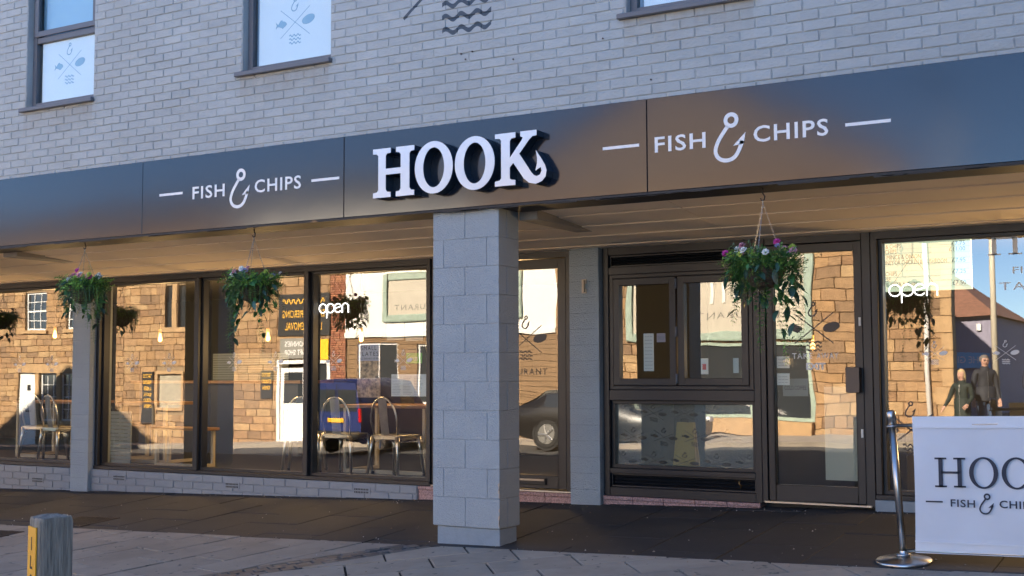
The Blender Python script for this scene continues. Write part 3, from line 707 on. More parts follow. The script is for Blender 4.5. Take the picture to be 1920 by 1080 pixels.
for z in (.42, -.50):
    m = MB(); m.box(-2.640, -2.622, YF+.004, YF+.012, z-.035, z+.035); m.cyl((-2.631, YF-.004, z), (-2.631, YF+.004, z), .007, n=8); m.build('lock_plate', mt_paper, dr)
em = emblem(-3.03, .375, 1.0, .009, 1.25)
flat_polys(em, YF+.0465).build('emblem', mt_print_dark, dr)
text('TAKE', .07, mt_print_white, dr, -3.22, YF+.0465, .118, 'lettering', 'LEFT', width=.175, spacing=1.15); text('AWAY', .07, mt_print_white, dr, -3.01, YF+.0465, .118, 'lettering', 'LEFT', width=.185, spacing=1.15)
text('EXIT', .075, mt_print_white, dr, -3.02, YF+.0465, .028, 'lettering', 'CENTER', width=.165, offset=.003)
def serifH(x0, x1, z0, z1):
    w = (x1-x0); st = w*.135; sf = w*.115; b = .014
    P = []
    for c in (x0+w*.20, x1-w*.20):
        P.append([(c-st/2, z0), (c+st/2, z0), (c+st/2, z1), (c-st/2, z1)])
        for z in (z0, z1-b*.8): P.append([(c-w*.19, z), (c+w*.19, z), (c+w*.19, z+b*.8), (c-w*.19, z+b*.8)])
    P.append([(x0+w*.2, (z0+z1)/2-.007), (x1-w*.2, (z0+z1)/2-.007), (x1-w*.2, (z0+z1)/2+.007), (x0+w*.2, (z0+z1)/2+.007)]); return P
# prints on the right-hand window
flat_polys(serifH(-1.635, -1.375, .925, 1.19), YG-.003).build('lettering', mt_print_white, wR)
for cx in (-1.235, -.98): flat_polys(annulus(cx, 1.0575, .115, .14, .078, .122, 32), YG-.003).build('lettering', mt_print_white, wR)
text('FISH', .075, mt_print_white, wR, -1.45, YG-.003, .775, 'lettering', 'LEFT', width=.22); text('&', .075, mt_print_white, wR, -1.18, YG-.003, .775, 'lettering', 'LEFT', width=.05); text('CHIPS', .075, mt_print_white, wR, -1.08, YG-.003, .775, 'lettering', 'LEFT', width=.28)
text('TAKE', .09, mt_print_white, wR, -1.55, YG-.003, .645, 'lettering', 'LEFT', width=.38, spacing=1.2); text('AWAY', .09, mt_print_white, wR, -1.08, YG-.003, .645, 'lettering', 'LEFT', width=.40, spacing=1.2)
for cx in (-2.06, -1.52): flat_polys(emblem(cx, .15, .45, .006), YG-.003).build('emblem', mt_print_white, wR)
e2 = [p for p in emblem(-2.26, -.47, 1.05, .010)]; flat_polys(e2, YG-.003).build('emblem', mt_print_dark, wR)
# little white manifestation marks on the restaurant glass
for w_, xs_ in ((wA, (-13.2, -12.6)), (wB, (-11.2, -10.6, -9.6, -9.0, -8.2, -7.3))):
    for cx in xs_: flat_polys(emblem(cx, .14, .5, .006), YG-.003).build('emblem', mt_print_white, w_)

# ------------------------------------------------------------------ fascia sign
fs = empty('fascia_sign', (-5, 8.13, FB)); tag(fs, 'long dark grey fascia sign with white HOOK letters above the shopfront', 'sign')
YS = 8.13
jx = [-21, -16.0, -11.06, -8.698, -6.340, -3.586, -.83, 2.2]
for a, b in zip(jx, jx[1:]):
    m = MB(); m.box(a+.0025, b-.0025, YS, YU+.006, FB, FT); m.build('panel', mt_fascia, fs, bevel=.003)
m = MB(); m.box(-21, 2.2, YS+.012, YU+.004, FB+.01, FT-.01); m.build('backing', mt_rubber, fs)
m = MB(); m.box(-21, 2.2, YS+.004, 8.485, FB-.018, FB-.0015)
for i in range(70):
    x = random.uniform(-20.5, 2); m.box(x, x+random.uniform(.05, .5), YS+.006, YS+.02, FB-.018-random.uniform(.002, .010), FB-.018)
m.build('drip_trim', mt_fascia_trim, fs)
HP = [(-5.961,1.824),(-5.785,1.824),(-5.785,1.784),(-5.821,1.780),(-5.835,1.763),(-5.835,1.657),(-5.687,1.657),(-5.687,1.762),(-5.702,1.780),(-5.733,1.784),(-5.733,1.824),(-5.555,1.824),(-5.555,1.784),(-5.588,1.780),(-5.602,1.763),(-5.602,1.488),(-5.588,1.469),(-5.556,1.464),(-5.556,1.424),(-5.734,1.424),(-5.734,1.464),(-5.701,1.469),(-5.688,1.486),(-5.688,1.608),(-5.835,1.608),(-5.835,1.488),(-5.820,1.469),(-5.786,1.464),(-5.786,1.424),(-5.960,1.424),(-5.960,1.464),(-5.921,1.470),(-5.908,1.488),(-5.908,1.763),(-5.921,1.780),(-5.961,1.784)]
KP = [(-4.805,1.832),(-4.624,1.832),(-4.624,1.791),(-4.660,1.787),(-4.674,1.769),(-4.674,1.639),(-4.569,1.766),(-4.560,1.786),(-4.581,1.794),(-4.581,1.832),(-4.441,1.832),(-4.441,1.790),(-4.477,1.787),(-4.509,1.760),(-4.591,1.663),(-4.488,1.513),(-4.465,1.489),(-4.438,1.480),(-4.411,1.491),(-4.400,1.518),(-4.406,1.546),(-4.452,1.522),(-4.438,1.573),(-4.437,1.621),(-4.448,1.678),(-4.406,1.618),(-4.370,1.559),(-4.357,1.518),(-4.366,1.471),(-4.398,1.438),(-4.452,1.422),(-4.507,1.435),(-4.552,1.470),(-4.644,1.598),(-4.675,1.566),(-4.675,1.481),(-4.661,1.470),(-4.626,1.466),(-4.626,1.428),(-4.806,1.428),(-4.806,1.466),(-4.765,1.472),(-4.751,1.487),(-4.751,1.776),(-4.764,1.792),(-4.805,1.796)]
YL = 8.03
def built_letter(poly=None, ring=None):
    face, ret = MB(), MB()
    if poly: ret.prism_xz(poly, YL, YS-.002); face.prism_xz(poly, YL-.006, YL-.001)
    else:
        cx, cz, rx, rz, ix, iz = ring; n = 40; o = ellipse(cx, cz, rx, rz, n); i_ = ellipse(cx, cz, ix, iz, n)
        for mm, y0, y1 in ((ret, YL, YS-.002), (face, YL-.006, YL-.001)):
            vs = [(x, y, z) for y in (y0, y1) for p in (o, i_) for x, z in p]
            fl = []
            for k in range(n):
                j = (k+1) % n; fl += [(k, j, n+j, n+k), (2*n+j, 2*n+k, 3*n+k, 3*n+j), (j, k, 2*n+k, 2*n+j), (n+k, n+j, 3*n+j, 3*n+k)]
            mm.add(vs, fl)
    lt = ret.build('letter', mt_navy_return, fs); face.build('letter_face', mt_white_gloss, lt)
built_letter(HP); built_letter(ring=(-5.370, 1.628, .180, .209, .0995, .159)); built_letter(ring=(-4.990, 1.628, .181, .210, .0995, .160)); built_letter(KP)
for dx in (0, -4.535):
    flat_polys([[(-3.940+dx, 1.643), (-3.646+dx, 1.643), (-3.646+dx, 1.665), (-3.940+dx, 1.665)]], YS-.003).build('dash', mt_sign_white, fs)
    flat_polys([[(-2.150+dx, 1.632), (-1.852+dx, 1.632), (-1.852+dx, 1.654), (-2.150+dx, 1.654)]], YS-.003).build('dash', mt_sign_white, fs)
    text('FISH', .158, mt_sign_white, fs, -3.524+dx, YS-.003, 1.588, 'lettering', 'LEFT', width=.389, offset=.0022, spacing=1.12)
    text('CHIPS', .158, mt_sign_white, fs, -2.784+dx, YS-.003, 1.590, 'lettering', 'LEFT', width=.520, offset=.0022, spacing=1.12)
    flat_polys(hook_polys(-2.945+dx, 1.597, 1.0, 1.0), YS-.003).build('hook_emblem', mt_sign_white, fs)

# ------------------------------------------------------------------ interior behind the glass
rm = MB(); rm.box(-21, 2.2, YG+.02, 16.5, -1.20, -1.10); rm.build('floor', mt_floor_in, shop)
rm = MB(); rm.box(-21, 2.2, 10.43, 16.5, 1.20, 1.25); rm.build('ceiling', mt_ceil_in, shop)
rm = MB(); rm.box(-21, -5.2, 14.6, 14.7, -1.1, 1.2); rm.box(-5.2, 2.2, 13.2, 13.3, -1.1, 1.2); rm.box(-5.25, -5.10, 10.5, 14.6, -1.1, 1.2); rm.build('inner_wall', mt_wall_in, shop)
ct = empty('service_counter', (-12.6, 13.3, -1.1)); tag(ct, 'navy service counter with pale slatted panel inside the restaurant', 'counter')
m = MB(); m.box(-13.9, -10.9, 13.0, 13.6, -1.1, -.12); m.build('body', mt_navy_in, ct); m = MB(); m.box(-14.0, -10.8, 12.92, 13.65, -.119, -.08); m.build('worktop', mt_wood, ct)
for i in range(12): m = MB(); m.box(-13.6, -12.1, 14.2, 14.22, -.1+i*.036, -.1+i*.036+.030); m.build('slat', mt_slat_in, ct)
for i in range(14): m = MB(); m.box(-12.62, -11.85, 10.95, 10.97, -1.09+i*.046, -1.09+i*.046+.040); m.build('slat', mt_slat_in, ct)

def make_table(x0, x1, y0, y1, h, label, group=None, cat='table'):
    t = empty('dining_table' if cat == 'table' else 'bench', ((x0+x1)/2, (y0+y1)/2, -1.1)); tag(t, label, cat, 'wooden tables in the restaurant' if cat == 'table' else 'wooden benches in the restaurant')
    m = MB(); m.box(x0, x1, y0, y1, -1.1+h-.035, -1.1+h); m.build('top', mt_wood, t, bevel=.004)
    for xx in (x0+.04, x1-.08):
        m = MB(); m.box(xx, xx+.04, y0+.03, y0+.07, -1.1, -1.137+h); m.box(xx, xx+.04, y1-.07, y1-.03, -1.1, -1.137+h); m.box(xx, xx+.04, y0+.07, y1-.07, -1.1, -1.06); m.build('leg_frame', mt_cream_steel, t, bevel=.003)
    m = MB(); m.box(x0+.08, x1-.08, y0+.035, y0+.065, -1.1, -1.06); m.build('foot_rail', mt_cream_steel, t)
    return t
make_table(-8.75, -7.55, 11.15, 11.85, .76, 'wooden table with cream steel legs behind the two metal chairs by the open sign')
make_table(-12.35, -11.45, 11.15, 11.80, .76, 'tall wooden table beside the pale slatted panel inside the window')
make_table(-12.9, -12.45, 10.9, 11.9, .47, 'short wooden bench at the end of the table by the slatted panel', None, 'bench')
make_table(-11.4, -10.55, 10.85, 11.15, .47, 'low wooden bench beside the window mullion in the restaurant', None, 'bench')
make_table(-14.4, -13.2, 11.2, 11.9, .76, 'wooden table behind the metal chairs in the far window')
def make_chair(loc, rz, label, group=None):
    t = empty('metal_chair', (0, 0, 0)); tag(t, label, 'chair', 'metal chairs in the restaurant')
    m = MB(); m.box(-.18, .18, -.18, .18, .435, .452); m.box(-.185, .185, -.185, -.165, .40, .452); m.box(-.185, .185, .165, .185, .40, .452); m.box(-.185, -.165, -.165, .165, .40, .452); m.box(.165, .185, -.165, .165, .40, .452)
    m.build('seat', mt_galv, t, bevel=.008, local=True)
    for sx in (-1, 1):
        for sy in (-1, 1):
            m = MB(); m.tube([(sx*.172, sy*.172, .43), (sx*.188, sy*.185, .30), (sx*.215, sy*.215, .015)], [.030, .022, .014], 8); l = m.build('leg', mt_galv, t, smooth=True, local=True)
            m = MB(); m.cyl((sx*.215, sy*.215, 0), (sx*.216, sy*.216, .03), .017, n=8); m.build('foot_cap', mt_rubber, l, local=True)
        m = MB(); pts = [(sx*.172, -.17+.34*k/8, .41-.05*(1-(k/4-1)**2)*-1-.055) for k in range(9)]; m.tube(pts, .008, 6); m.build('arch_brace', mt_galv, t, smooth=True, local=True)
    hoop = [(-.165, -.16, .44)]+[(-.185*math.cos(math.pi*k/12), -.19-.03*math.sin(math.pi*k/12), .60+.25*math.sin(math.pi*k/12)) for k in range(13)]+[(.165, -.16, .44)]
    m = MB(); m.tube(hoop, .011, 8); m.build('back_hoop', mt_galv, t, smooth=True, local=True)
    m = MB(); m.add([(-.055, -.165, .44), (.055, -.165, .44), (.06, -.222, .835), (-.06, -.222, .835), (-.055, -.170, .44), (.055, -.170, .44), (.06, -.227, .835), (-.06, -.227, .835)], [(0,1,2,3),(4,7,6,5),(0,4,5,1),(2,6,7,3),(1,5,6,2),(3,7,4,0)]); m.build('back_splat', mt_galv, t, local=True)
    t.location = (*loc, -1.1); t.rotation_euler = (0, 0, rz); return t
c0_ = make_chair((-8.48, 10.93), R(4), 'galvanised metal chair nearest the open sign, behind the middle mullion')
def chair(loc, rz, label):
    c = copy_tree(c0_); c.location = (*loc, -1.1); c.rotation_euler = (0, 0, rz); c['label'] = label
chair((-7.80, 10.93), R(-6), 'galvanised metal chair below the white menu sheet on the window')
chair((-9.12, 11.0), R(30), 'galvanised metal chair beside the middle mullion, left of the table')
chair((-7.15, 11.25), R(80), 'galvanised metal chair at the table end close to the block pillar')
chair((-13.45, 10.95), R(5), 'galvanised metal chair in the far window, under the white door reflection')
chair((-12.85, 10.75), R(-8), 'galvanised metal chair against the far window beside the grey pilaster')
chair((-12.5, 11.05), R(20), 'dark galvanised metal chair tucked behind the grey pilaster')
def pendant(x, y, z, label, watts=8.5):
    t = empty('pendant_lamp', (x, y, 1.2)); tag(t, label, 'lamp', 'filament bulb pendants inside the shop')
    m = MB(); m.cyl((x, y, z+.11), (x, y, 1.2), .004, n=6); m.build('cord', mt_wire, t)
    m = MB(); m.cyl((x, y, z+.06), (x, y, z+.11), .017, n=10); m.build('lamp_holder', M('brass_holder', (.4, .25, .08), .35, metal=.8), t)
    m = MB(); m.lathe([(.012, .06), (.018, .03), (.026, -.005), (.023, -.03), (.010, -.044), (.001, -.046)], (x, y, z), 14); m.build('bulb', mt_bulbglass, t, smooth=True)
    m = MB(); m.tube([(x-.008, y, z+.03), (x-.012, y, z-.03), (x, y, z+.015), (x+.012, y, z-.03), (x+.008, y, z+.03)], .0045, 6); m.build('filament', mt_bulb, t)
    l = bpy.data.lights.new('bulb_light', 'POINT'); l.energy = watts; l.color = (1, .6, .25); l.shadow_soft_size = .15
    lo = bpy.data.objects.new('bulb_light', l); COL.objects.link(lo); lo.location = (x, y, z-.07); parent_to(lo, t)
pendant(-13.70, 11.3, .55, 'glowing filament bulb pendant inside the window left of the grey pilaster')
pendant(-11.73, 11.3, .47, 'glowing filament bulb pendant in the wide window beside the grey pilaster')
pendant(-9.94, 11.3, .45, 'glowing filament bulb pendant between the tattoo sign and the stone in the glass')
pendant(-8.55, 11.3, .42, 'glowing filament bulb pendant over the small plates poster')
pendant(-16.2, 11.3, .55, 'added filament bulb pendant lighting the soffit from deep in the far window bay')  # extra pendant, put in to warm the soffit
pendant(-7.15, 12.3, .50, 'added filament bulb pendant lighting the soffit, above the table end near the side door')  # another bulb added as fill for the soffit
pendant(-3.72, 12.6, .28, 'glowing filament bulb pendant behind the hatch and takeaway door', 1.6)
pendant(-1.2, 12.0, .55, 'extra bulb pendant added to light the soffit, in the right window beside the lit menu board', 7)  # added lamp that brightens the right half of the soffit
pendant(-.62, 11.5, .42, 'added off-frame bulb pendant for soffit light, at the far end of the right window', 26)  # out-of-view lamp added for the soffit's darker right end
# neon open signs
def neon(x, z, w, label):
    t = empty('open_sign', (x+w/2, YG+.06, z)); tag(t, label, 'sign', 'neon open signs'); y = YG+.06; s = w/4.15; r = .0040
    def arc(cx, cz, rr, a0, a1, n=18): return [(x+s*(cx+rr*math.cos(R(a0+(a1-a0)*k/n))), y, z+s*(cz+rr*math.sin(R(a0+(a1-a0)*k/n)))) for k in range(n+1)]
    def P(*q): return [(x+s*a, y, z+s*b) for a, b in q]
    m = MB(); m.tube(arc(.55, .55, .5, 0, 358, 26), r, 8); m.build('letter', mt_neon, t, smooth=True)
    m = MB(); m.tube(P((1.12, -.55), (1.12, .55))+arc(1.62, .55, .5, 180, -140, 24), r, 8); m.build('letter', mt_neon, t, smooth=True)
    m = MB(); m.tube(P((2.22, .5), (3.1, .72))+arc(2.66, .55, .48, 20, 320, 24), r, 8); m.build('letter', mt_neon, t, smooth=True)
    m = MB(); m.tube(P((3.25, 0))+arc(3.68, .62, .43, 180, 0, 14)+P((4.11, 0)), r, 8); m.build('letter', mt_neon, t, smooth=True)
    m = MB(); m.box(x-.01, x+w+.01, y+.012, y+.020, z-.02, z+s*1.05); m.build('backing', glass('clear_acrylic', .02), t)
    for xx in (x+.03, x+w-.03): m = MB(); m.tube([(xx, y+.016, z+s*1.05), (x+w/2, y+.016, z+.34), (x+w/2, y+.016, 1.2)], .0018, 5); m.build('chain', mt_wire, t)
neon(-8.455, .655, .40, 'white neon open sign hanging in the restaurant window beside the middle mullion')
neon(-2.43, .625, .395, 'white neon open sign hanging in front of the lit takeaway menu board')
# lit menu board
mbd = empty('menu_board', (-2.4, 11.5, .72)); tag(mbd, 'backlit pale green menu board with black price letters behind the takeaway window', 'menu board')
m = MB(); m.box(-2.95, -1.955, 11.5, 11.56, .74, 1.24); m.build('board', mt_board, mbd)
rows = [('HADDOCK & CHIPS', -2.52, '£10.00'), ('HAKE & CHIPS', -2.56, '£7.75'), ('SCAMPI & CHIPS', -2.60, '£11.00'), ('PIE & CHIPS  MINCE & ONION', -2.385, ''), ('STEAK & KIDNEY OR CHICKEN & MUSHROOM', -2.16, '£7.95'), ('', 0, ''), ('FISHCAKES & CHIPS', -2.60, '£7.25'), ('MAC & CHEESE', -2.66, ''), ('CHICKEN BURGER & CHIPS', -2.42, '£7.50')]
mt_rail = M('board_rail', (.3, .38, .3), .5)
for i, (a, xe, b) in enumerate(rows):
    zz = 1.185-i*.0505; m = MB(); m.box(-2.95, -1.955, 11.497, 11.4995, zz-.010, zz-.0085); m.build('rail', mt_rail, mbd)
    if a: text(a, .055, mt_black, mbd, xe, 11.4985, zz, 'lettering', 'RIGHT', width=.0205*len(a))
    if b: text(b, .055, mt_black, mbd, -2.00, 11.4985, zz, 'lettering', 'RIGHT', width=.023*len(b))
m = MB(); m.box(-4.9, -2.6, 11.7, 12.2, -1.1, -.1); m.build('body', mt_wall_in, tag(empty('takeaway_counter', (-3.8, 12, -1.1)), 'dark takeaway serving counter behind the hatch window', 'counter'))
# papers on the glass
def paper(x0, x1, z0, z1, y, label, cat, mat=mt_paper, lines=0, col=mt_print_dark):
    t = empty(cat.replace(' ', '_'), ((x0+x1)/2, y, z0)); tag(t, label, cat); MB().box(x0, x1, y, y+.002, z0, z1).build('sheet', mat, t)
    m = MB()
    for i in range(lines):
        z = z1-.03-(z1-z0-.05)*i/max(1, lines-1)
        for c in range(3): a = x0+.012+(x1-x0-.024)*c/3; m.box(a, a+(x1-x0)*(.18+.08*random.random()), y-.0012, y-.0004, z, z+.0035)
    if lines: m.build('print', M('grey_print', (.25, .25, .26), .7), t)
    return t
yi = YG+.012
paper(-7.46, -7.03, -.225, .0, yi, 'white menu sheet taped to the restaurant window beside the block pillar', 'menu sheet', lines=12)
paper(-7.52, -7.31, .35, .53, yi, 'cream notice high in the restaurant window, left of its twin', 'notice', M('cream_paper', (.5, .48, .38), .7), 2)
paper(-7.285, -7.07, .34, .525, yi, 'cream notice high in the restaurant window, next to the block pillar', 'notice', M('cream_paper', (.5, .48, .38), .7), 2)
hc = paper(-7.275, -7.08, .11, .265, yi, 'green and black hygiene card stuck in the restaurant window', 'card', mt_green_card)
m = MB(); m.box(-7.275, -7.08, yi-.002, yi-.0005, .215, .265); m.build('header', mt_black, hc); text('PASS', .05, mt_paper, hc, -7.18, yi-.002, .14, 'lettering', 'CENTER', width=.1)
sp_ = paper(-7.90, -7.60, -.24, .325, yi, 'small plates food poster on the restaurant window under the bulb', 'poster', M('food_photo', (.42, .26, .14), .6, var=.9, vscale=22))
m = MB(); m.box(-7.89, -7.61, yi-.002, yi-.0005, .14, .32); m.build('heading', M('lilac_paper', (.45, .43, .52), .7), sp_)
text('SMALL', .062, mt_black, sp_, -7.75, yi-.003, .252, 'lettering', 'CENTER', width=.20, spacing=1.3); text('PLATES', .062, mt_black, sp_, -7.75, yi-.003, .192, 'lettering', 'CENTER', width=.25, spacing=1.3); text('ALL DISHES £7.50', .026, mt_black, sp_, -7.75, yi-.003, .155, 'lettering', 'CENTER', width=.25)
paper(-4.60, -4.50, .02, .36, YF+.052, 'white price list taped inside the left hatch casement', 'price list', lines=10)
paper(-4.47, -4.385, .28, .36, YF+.052, 'small lilac card taped inside the left hatch casement', 'card', M('lilac_card', (.40, .34, .40), .7), 4)
pc = paper(-4.05, -3.98, -.01, .13, YF+.052, 'small white card with a red mark in the right hatch casement', 'card'); MB().box(-4.035, -4.0, YF+.050, YF+.0515, .03, .08).build('red_mark', M('red_print', (.55, .02, .05), .6), pc)
paper(-3.75, -3.70, .0, .13, YF+.052, 'pale blue card at the right edge of the hatch casement', 'card', M('pale_blue_paper', (.4, .48, .5), .7))
for k, (zz, nm) in enumerate(((.09, 'white sticker sheet on the takeaway door glass, the upper one'), (-.055, 'white sticker sheet on the takeaway door glass, the lower one'))): paper(-3.36, -3.25, zz-.05, zz+.05, YF+.060, nm, 'sticker', lines=3)
cf = paper(-3.33, -3.11, -.20, -.05, YF+.12, 'grey cold coffee notice inside the takeaway door', 'notice', M('grey_card', (.22, .23, .22), .7)); text('COLD COFFEE', .05, mt_black, cf, -3.22, YF+.1185, -.145, 'lettering', 'CENTER', width=.19)
m = MB(); m.box(-3.04, -2.69, YF+.35, YF+.37, -.92, -.12); m.build('panel', film('etched_screen', (.55, .6, .52), .35), tag(empty('glass_screen', (-2.86, YF+.36, -1.1)), 'etched glass screen standing inside the takeaway door', 'screen'))
# yellow wet-floor sign behind the frosted panel
fl = empty('floor_sign', (-4.25, 10.55, -1.1)); tag(fl, 'yellow folding caution floor sign behind the frosted hatch panel', 'floor sign')
yl_ = M('caution_yellow', (.90, .62, .03), .5)
for s, nm in ((-1, 'front_leaf'), (1, 'rear_leaf')):
    m = MB(); m.add([(-4.385, 10.43+s*.05, -1.09), (-4.115, 10.43+s*.05, -1.09), (-4.17, 10.43+s*.012, -.44), (-4.33, 10.43+s*.012, -.44), (-4.385, 10.43+s*.06, -1.09), (-4.115, 10.43+s*.06, -1.09), (-4.17, 10.43+s*.022, -.44), (-4.33, 10.43+s*.022, -.44)], [(0,1,2,3),(4,7,6,5),(0,4,5,1),(2,6,7,3),(1,5,6,2),(3,7,4,0)]); m.build(nm, yl_, fl)
# ------------------------------------------------------------------ hanging baskets
def leaf_mesh(name, L, W, mat, droop=.25):
    m = MB(); n = 5; vs = []; fs = []
    for i in range(n+1):
        t = i/n; w = W*math.sin(math.pi*min(1, t*.93+.04))**.8*(1-.25*t); x = L*t; z = -droop*L*t*t
        vs += [(x, -w/2, z+.12*w), (x, 0, z), (x, w/2, z+.12*w)]
    for i in range(n):
        b = i*3; fs += [(b, b+3, b+4, b+1), (b+1, b+4, b+5, b+2)]
    m.add(vs, fs); me = bpy.data.meshes.new(name); me.from_pydata(m.v, [], m.f); me.materials.append(mat)
    me.polygons.foreach_set('use_smooth', [True]*len(me.polygons)); return me
LEAVES = [leaf_mesh('leaf', .088, .050, mt_leaf), leaf_mesh('leaf', .105, .052, mt_leaf2, .35), leaf_mesh('leaf', .070, .038, mt_leaf, .15)]
def flower_mesh(name, r, mat):
    m = MB()
    for ring, (n, rr, z, tl) in enumerate(((7, r, 0, .15), (6, r*.75, .25*r, .6), (4, r*.45, .45*r, 1.1))):
        for k in range(n):
            a = 2*math.pi*k/n+ring*.4; c, s = math.cos(a), math.sin(a); w = rr*.55
            q = [(0, 0, z*.5), (rr*.6*c-w*s, rr*.6*s+w*c, z+rr*tl*.4), (rr*c, rr*s, z+rr*tl*.6), (rr*.6*c+w*s, rr*.6*s-w*c, z+rr*tl*.4)]
            m.add(q, [(0, 3, 2, 1)])
    me = bpy.data.meshes.new(name); me.from_pydata(m.v, [], m.f); me.materials.append(mat); return me
FM = {k: flower_mesh('flower', .026, v) for k, v in FLOW.items()}
def sprig(mb, p, d, n, ls, rnd, hang=0.0):                            # a stem with small paired leaves
    p = Vector(p); d = Vector(d).normalized()
    for k in range(n):
        d = (d+Vector((rnd.uniform(-.25, .25), rnd.uniform(-.25, .25), rnd.uniform(-.25, .25)-hang))).normalized(); q = p+d*ls*.9
        s = d.orthogonal().normalized()
        for sg in (-1, 1):
            a = (s*sg+d*.5+Vector((rnd.uniform(-.4, .4), rnd.uniform(-.4, .4), rnd.uniform(-.3, .4)))).normalized(); b = a.cross(d).normalized()*ls*.26
            e = p+a*ls; mid = p+a*ls*.5+Vector((0, 0, ls*.1)); mb.add([p, mid+b, e, mid-b], [(0, 1, 2, 3)])
        t = d.orthogonal()*ls*.03; mb.add([p-t, p+t, q+t, q-t], [(0, 1, 2, 3)]); p = q
    return p
def basket(x, y, ztop, rim, rad, seed, label, palette, vines, big, side=0.0):
    rnd = random.Random(seed); t = empty('hanging_basket', (x, y, rim-.17)); tag(t, label, 'hanging basket', 'flower baskets hung under the fascia')
    m = MB(); m.tube([(x, y, FB-.014), (x, y, ztop+.035), (x+.014, y, ztop+.012), (x+.010, y, ztop-.012), (x-.008, y, ztop-.016), (x-.017, y, ztop)], .0055, 6); m.build('hook', mt_rust, t, smooth=True)
    for k in range(3):
        a = 2*math.pi*k/3+.5; e = Vector((x+.145*math.cos(a), y+.145*math.sin(a), rim)); s = Vector((x, y, ztop-.035)); m = MB(); N = 22
        for i in range(N):
            p, q = s.lerp(e, i/N), s.lerp(e, (i+.8)/N); o = Vector((.003, 0, 0)) if i % 2 else Vector((0, .003, 0)); m.cyl(p-o, q-o, .0016, n=4, caps=False); m.cyl(p+o, q+o, .0016, n=4, caps=False)
        m.build('chain', mt_chain, t)
    m = MB(); m.cyl((x, y, ztop-.037), (x, y, ztop-.012), .004, n=6); m.build('ring', mt_chain, t)
    bw = MB(); n = 22; prof = [(.148, 0), (.152, -.012), (.143, -.05), (.120, -.10), (.080, -.145), (.03, -.168), (.001, -.170)]
    vs = []
    for j, (r_, z_) in enumerate(prof):
        for k in range(n): a = 2*math.pi*k/n; w = r_*(1+.03*(-1)**(k+j)); vs.append((x+w*math.cos(a), y+w*math.sin(a), rim+z_))
    bw.add(vs, [(j*n+k, j*n+(k+1) % n, (j+1)*n+(k+1) % n, (j+1)*n+k) for j in range(len(prof)-1) for k in range(n)]); bw.build('bowl', mt_wicker, t)
    fo = MB(); fo2 = MB()
    for k in range(300):                                              # bushy small-leaved foliage over and around the rim
        a = rnd.uniform(0, 2*math.pi); r_ = rad*.78*math.sqrt(rnd.random()); p = (x+r_*math.cos(a), y+r_*math.sin(a), rim+rnd.uniform(-.03, .07))
        d = (math.cos(a)*rnd.uniform(.2, 1.1), math.sin(a)*rnd.uniform(.2, 1.1), rnd.uniform(-.35, .85))
        sprig(fo if k % 3 else fo2, p, d, rnd.randint(3, 6), rnd.uniform(.016, .030), rnd, .12)
    for k in range(110):                                              # foliage spilling over the sides
        a = rnd.uniform(0, 2*math.pi); r_ = rad*rnd.uniform(.5, .85); p = (x+r_*math.cos(a), y+r_*math.sin(a), rim+rnd.uniform(-.02, .03))
        sprig(fo2 if k % 4 else fo, p, (math.cos(a)*.6, math.sin(a)*.6, -.6), rnd.randint(5, 12), rnd.uniform(.017, .028), rnd, .55)
    kind(fo.build('small_foliage', mt_leaf3, t), 'stuff'); kind(fo2.build('dark_foliage', mt_leaf, t), 'stuff')
    for k in range(big):                                              # large leaves, hanging outwards and down over the bowl
        a = rnd.uniform(0, 2*math.pi); el = rnd.uniform(-1, .75); r_ = rad*(.55+.45*math.sqrt(max(0, 1-el*el)))*rnd.uniform(.72, 1.05)
        z_ = rim-.03+(.10 if el > 0 else .24)*el
        o = link('leaf', LEAVES[k % 3]); o.location = (x+r_*.85*math.cos(a), y+r_*.85*math.sin(a), z_)
        o.rotation_euler = (rnd.uniform(-.7, .7), rnd.uniform(-.1, 1.15) if el < .3 else rnd.uniform(-.8, .4), a+rnd.uniform(-.8, .8)); s_ = rnd.uniform(.45, 1.05); o.scale = (s_,)*3; parent_to(o, t)
    for k, c in enumerate(palette*2):
        a = rnd.uniform(0, 2*math.pi); r_ = rad*rnd.uniform(.40, .95); o = link('flower', FM[c])
        o.location = (x+r_*math.cos(a), y+r_*math.sin(a), rim+.150-.085*(r_/rad)**2+rnd.uniform(-.03, .02)); o.rotation_euler = (rnd.uniform(.4, 1.2), rnd.uniform(-.4, .4), rnd.uniform(-.6, .6)); s_ = rnd.uniform(.8, 1.35); o.scale = (s_,)*3; parent_to(o, t)
    for vx, ln, bigl in [(a_*k_, b_*f_, c_) for a_, b_, c_ in vines for k_, f_ in ((1, 1.2), (.8, .85))]:                                        # trailing stems
        v = MB(); p = Vector((x+vx, y+rnd.uniform(-.10, .02), rim-.02)); e = sprig(v, p, (vx*1.5, -.2, -.6), int(ln/.022), .032, rnd, .55); kind(v.build('vine', mt_leaf if rnd.random() < .5 else mt_leaf3, t), 'stuff')
        for k in range(bigl):
            f = (k+.6)/bigl; o = link('leaf', LEAVES[k % 3]); q = p.lerp(Vector((p.x+side*.1, p.y, p.z-ln)), f)
            o.location = q; o.rotation_euler = (rnd.uniform(-.5, .5), rnd.uniform(.3, 1.0), rnd.uniform(0, 6.28)); o.scale = (rnd.uniform(.8, 1.1),)*3; parent_to(o, t)
YB = 8.26
basket(-9.61, YB, 1.245, .86, .235, 3, 'hanging flower basket with white and pink blooms beside the grey pilaster', ['white', 'pink', 'white', 'pink', 'magenta', 'yellow', 'lilac', 'pink', 'white', 'yellow'], ((-.19, .20, 5), (.10, .26, 0), (.17, .36, 2), (-.02, .18, 2)), 105)
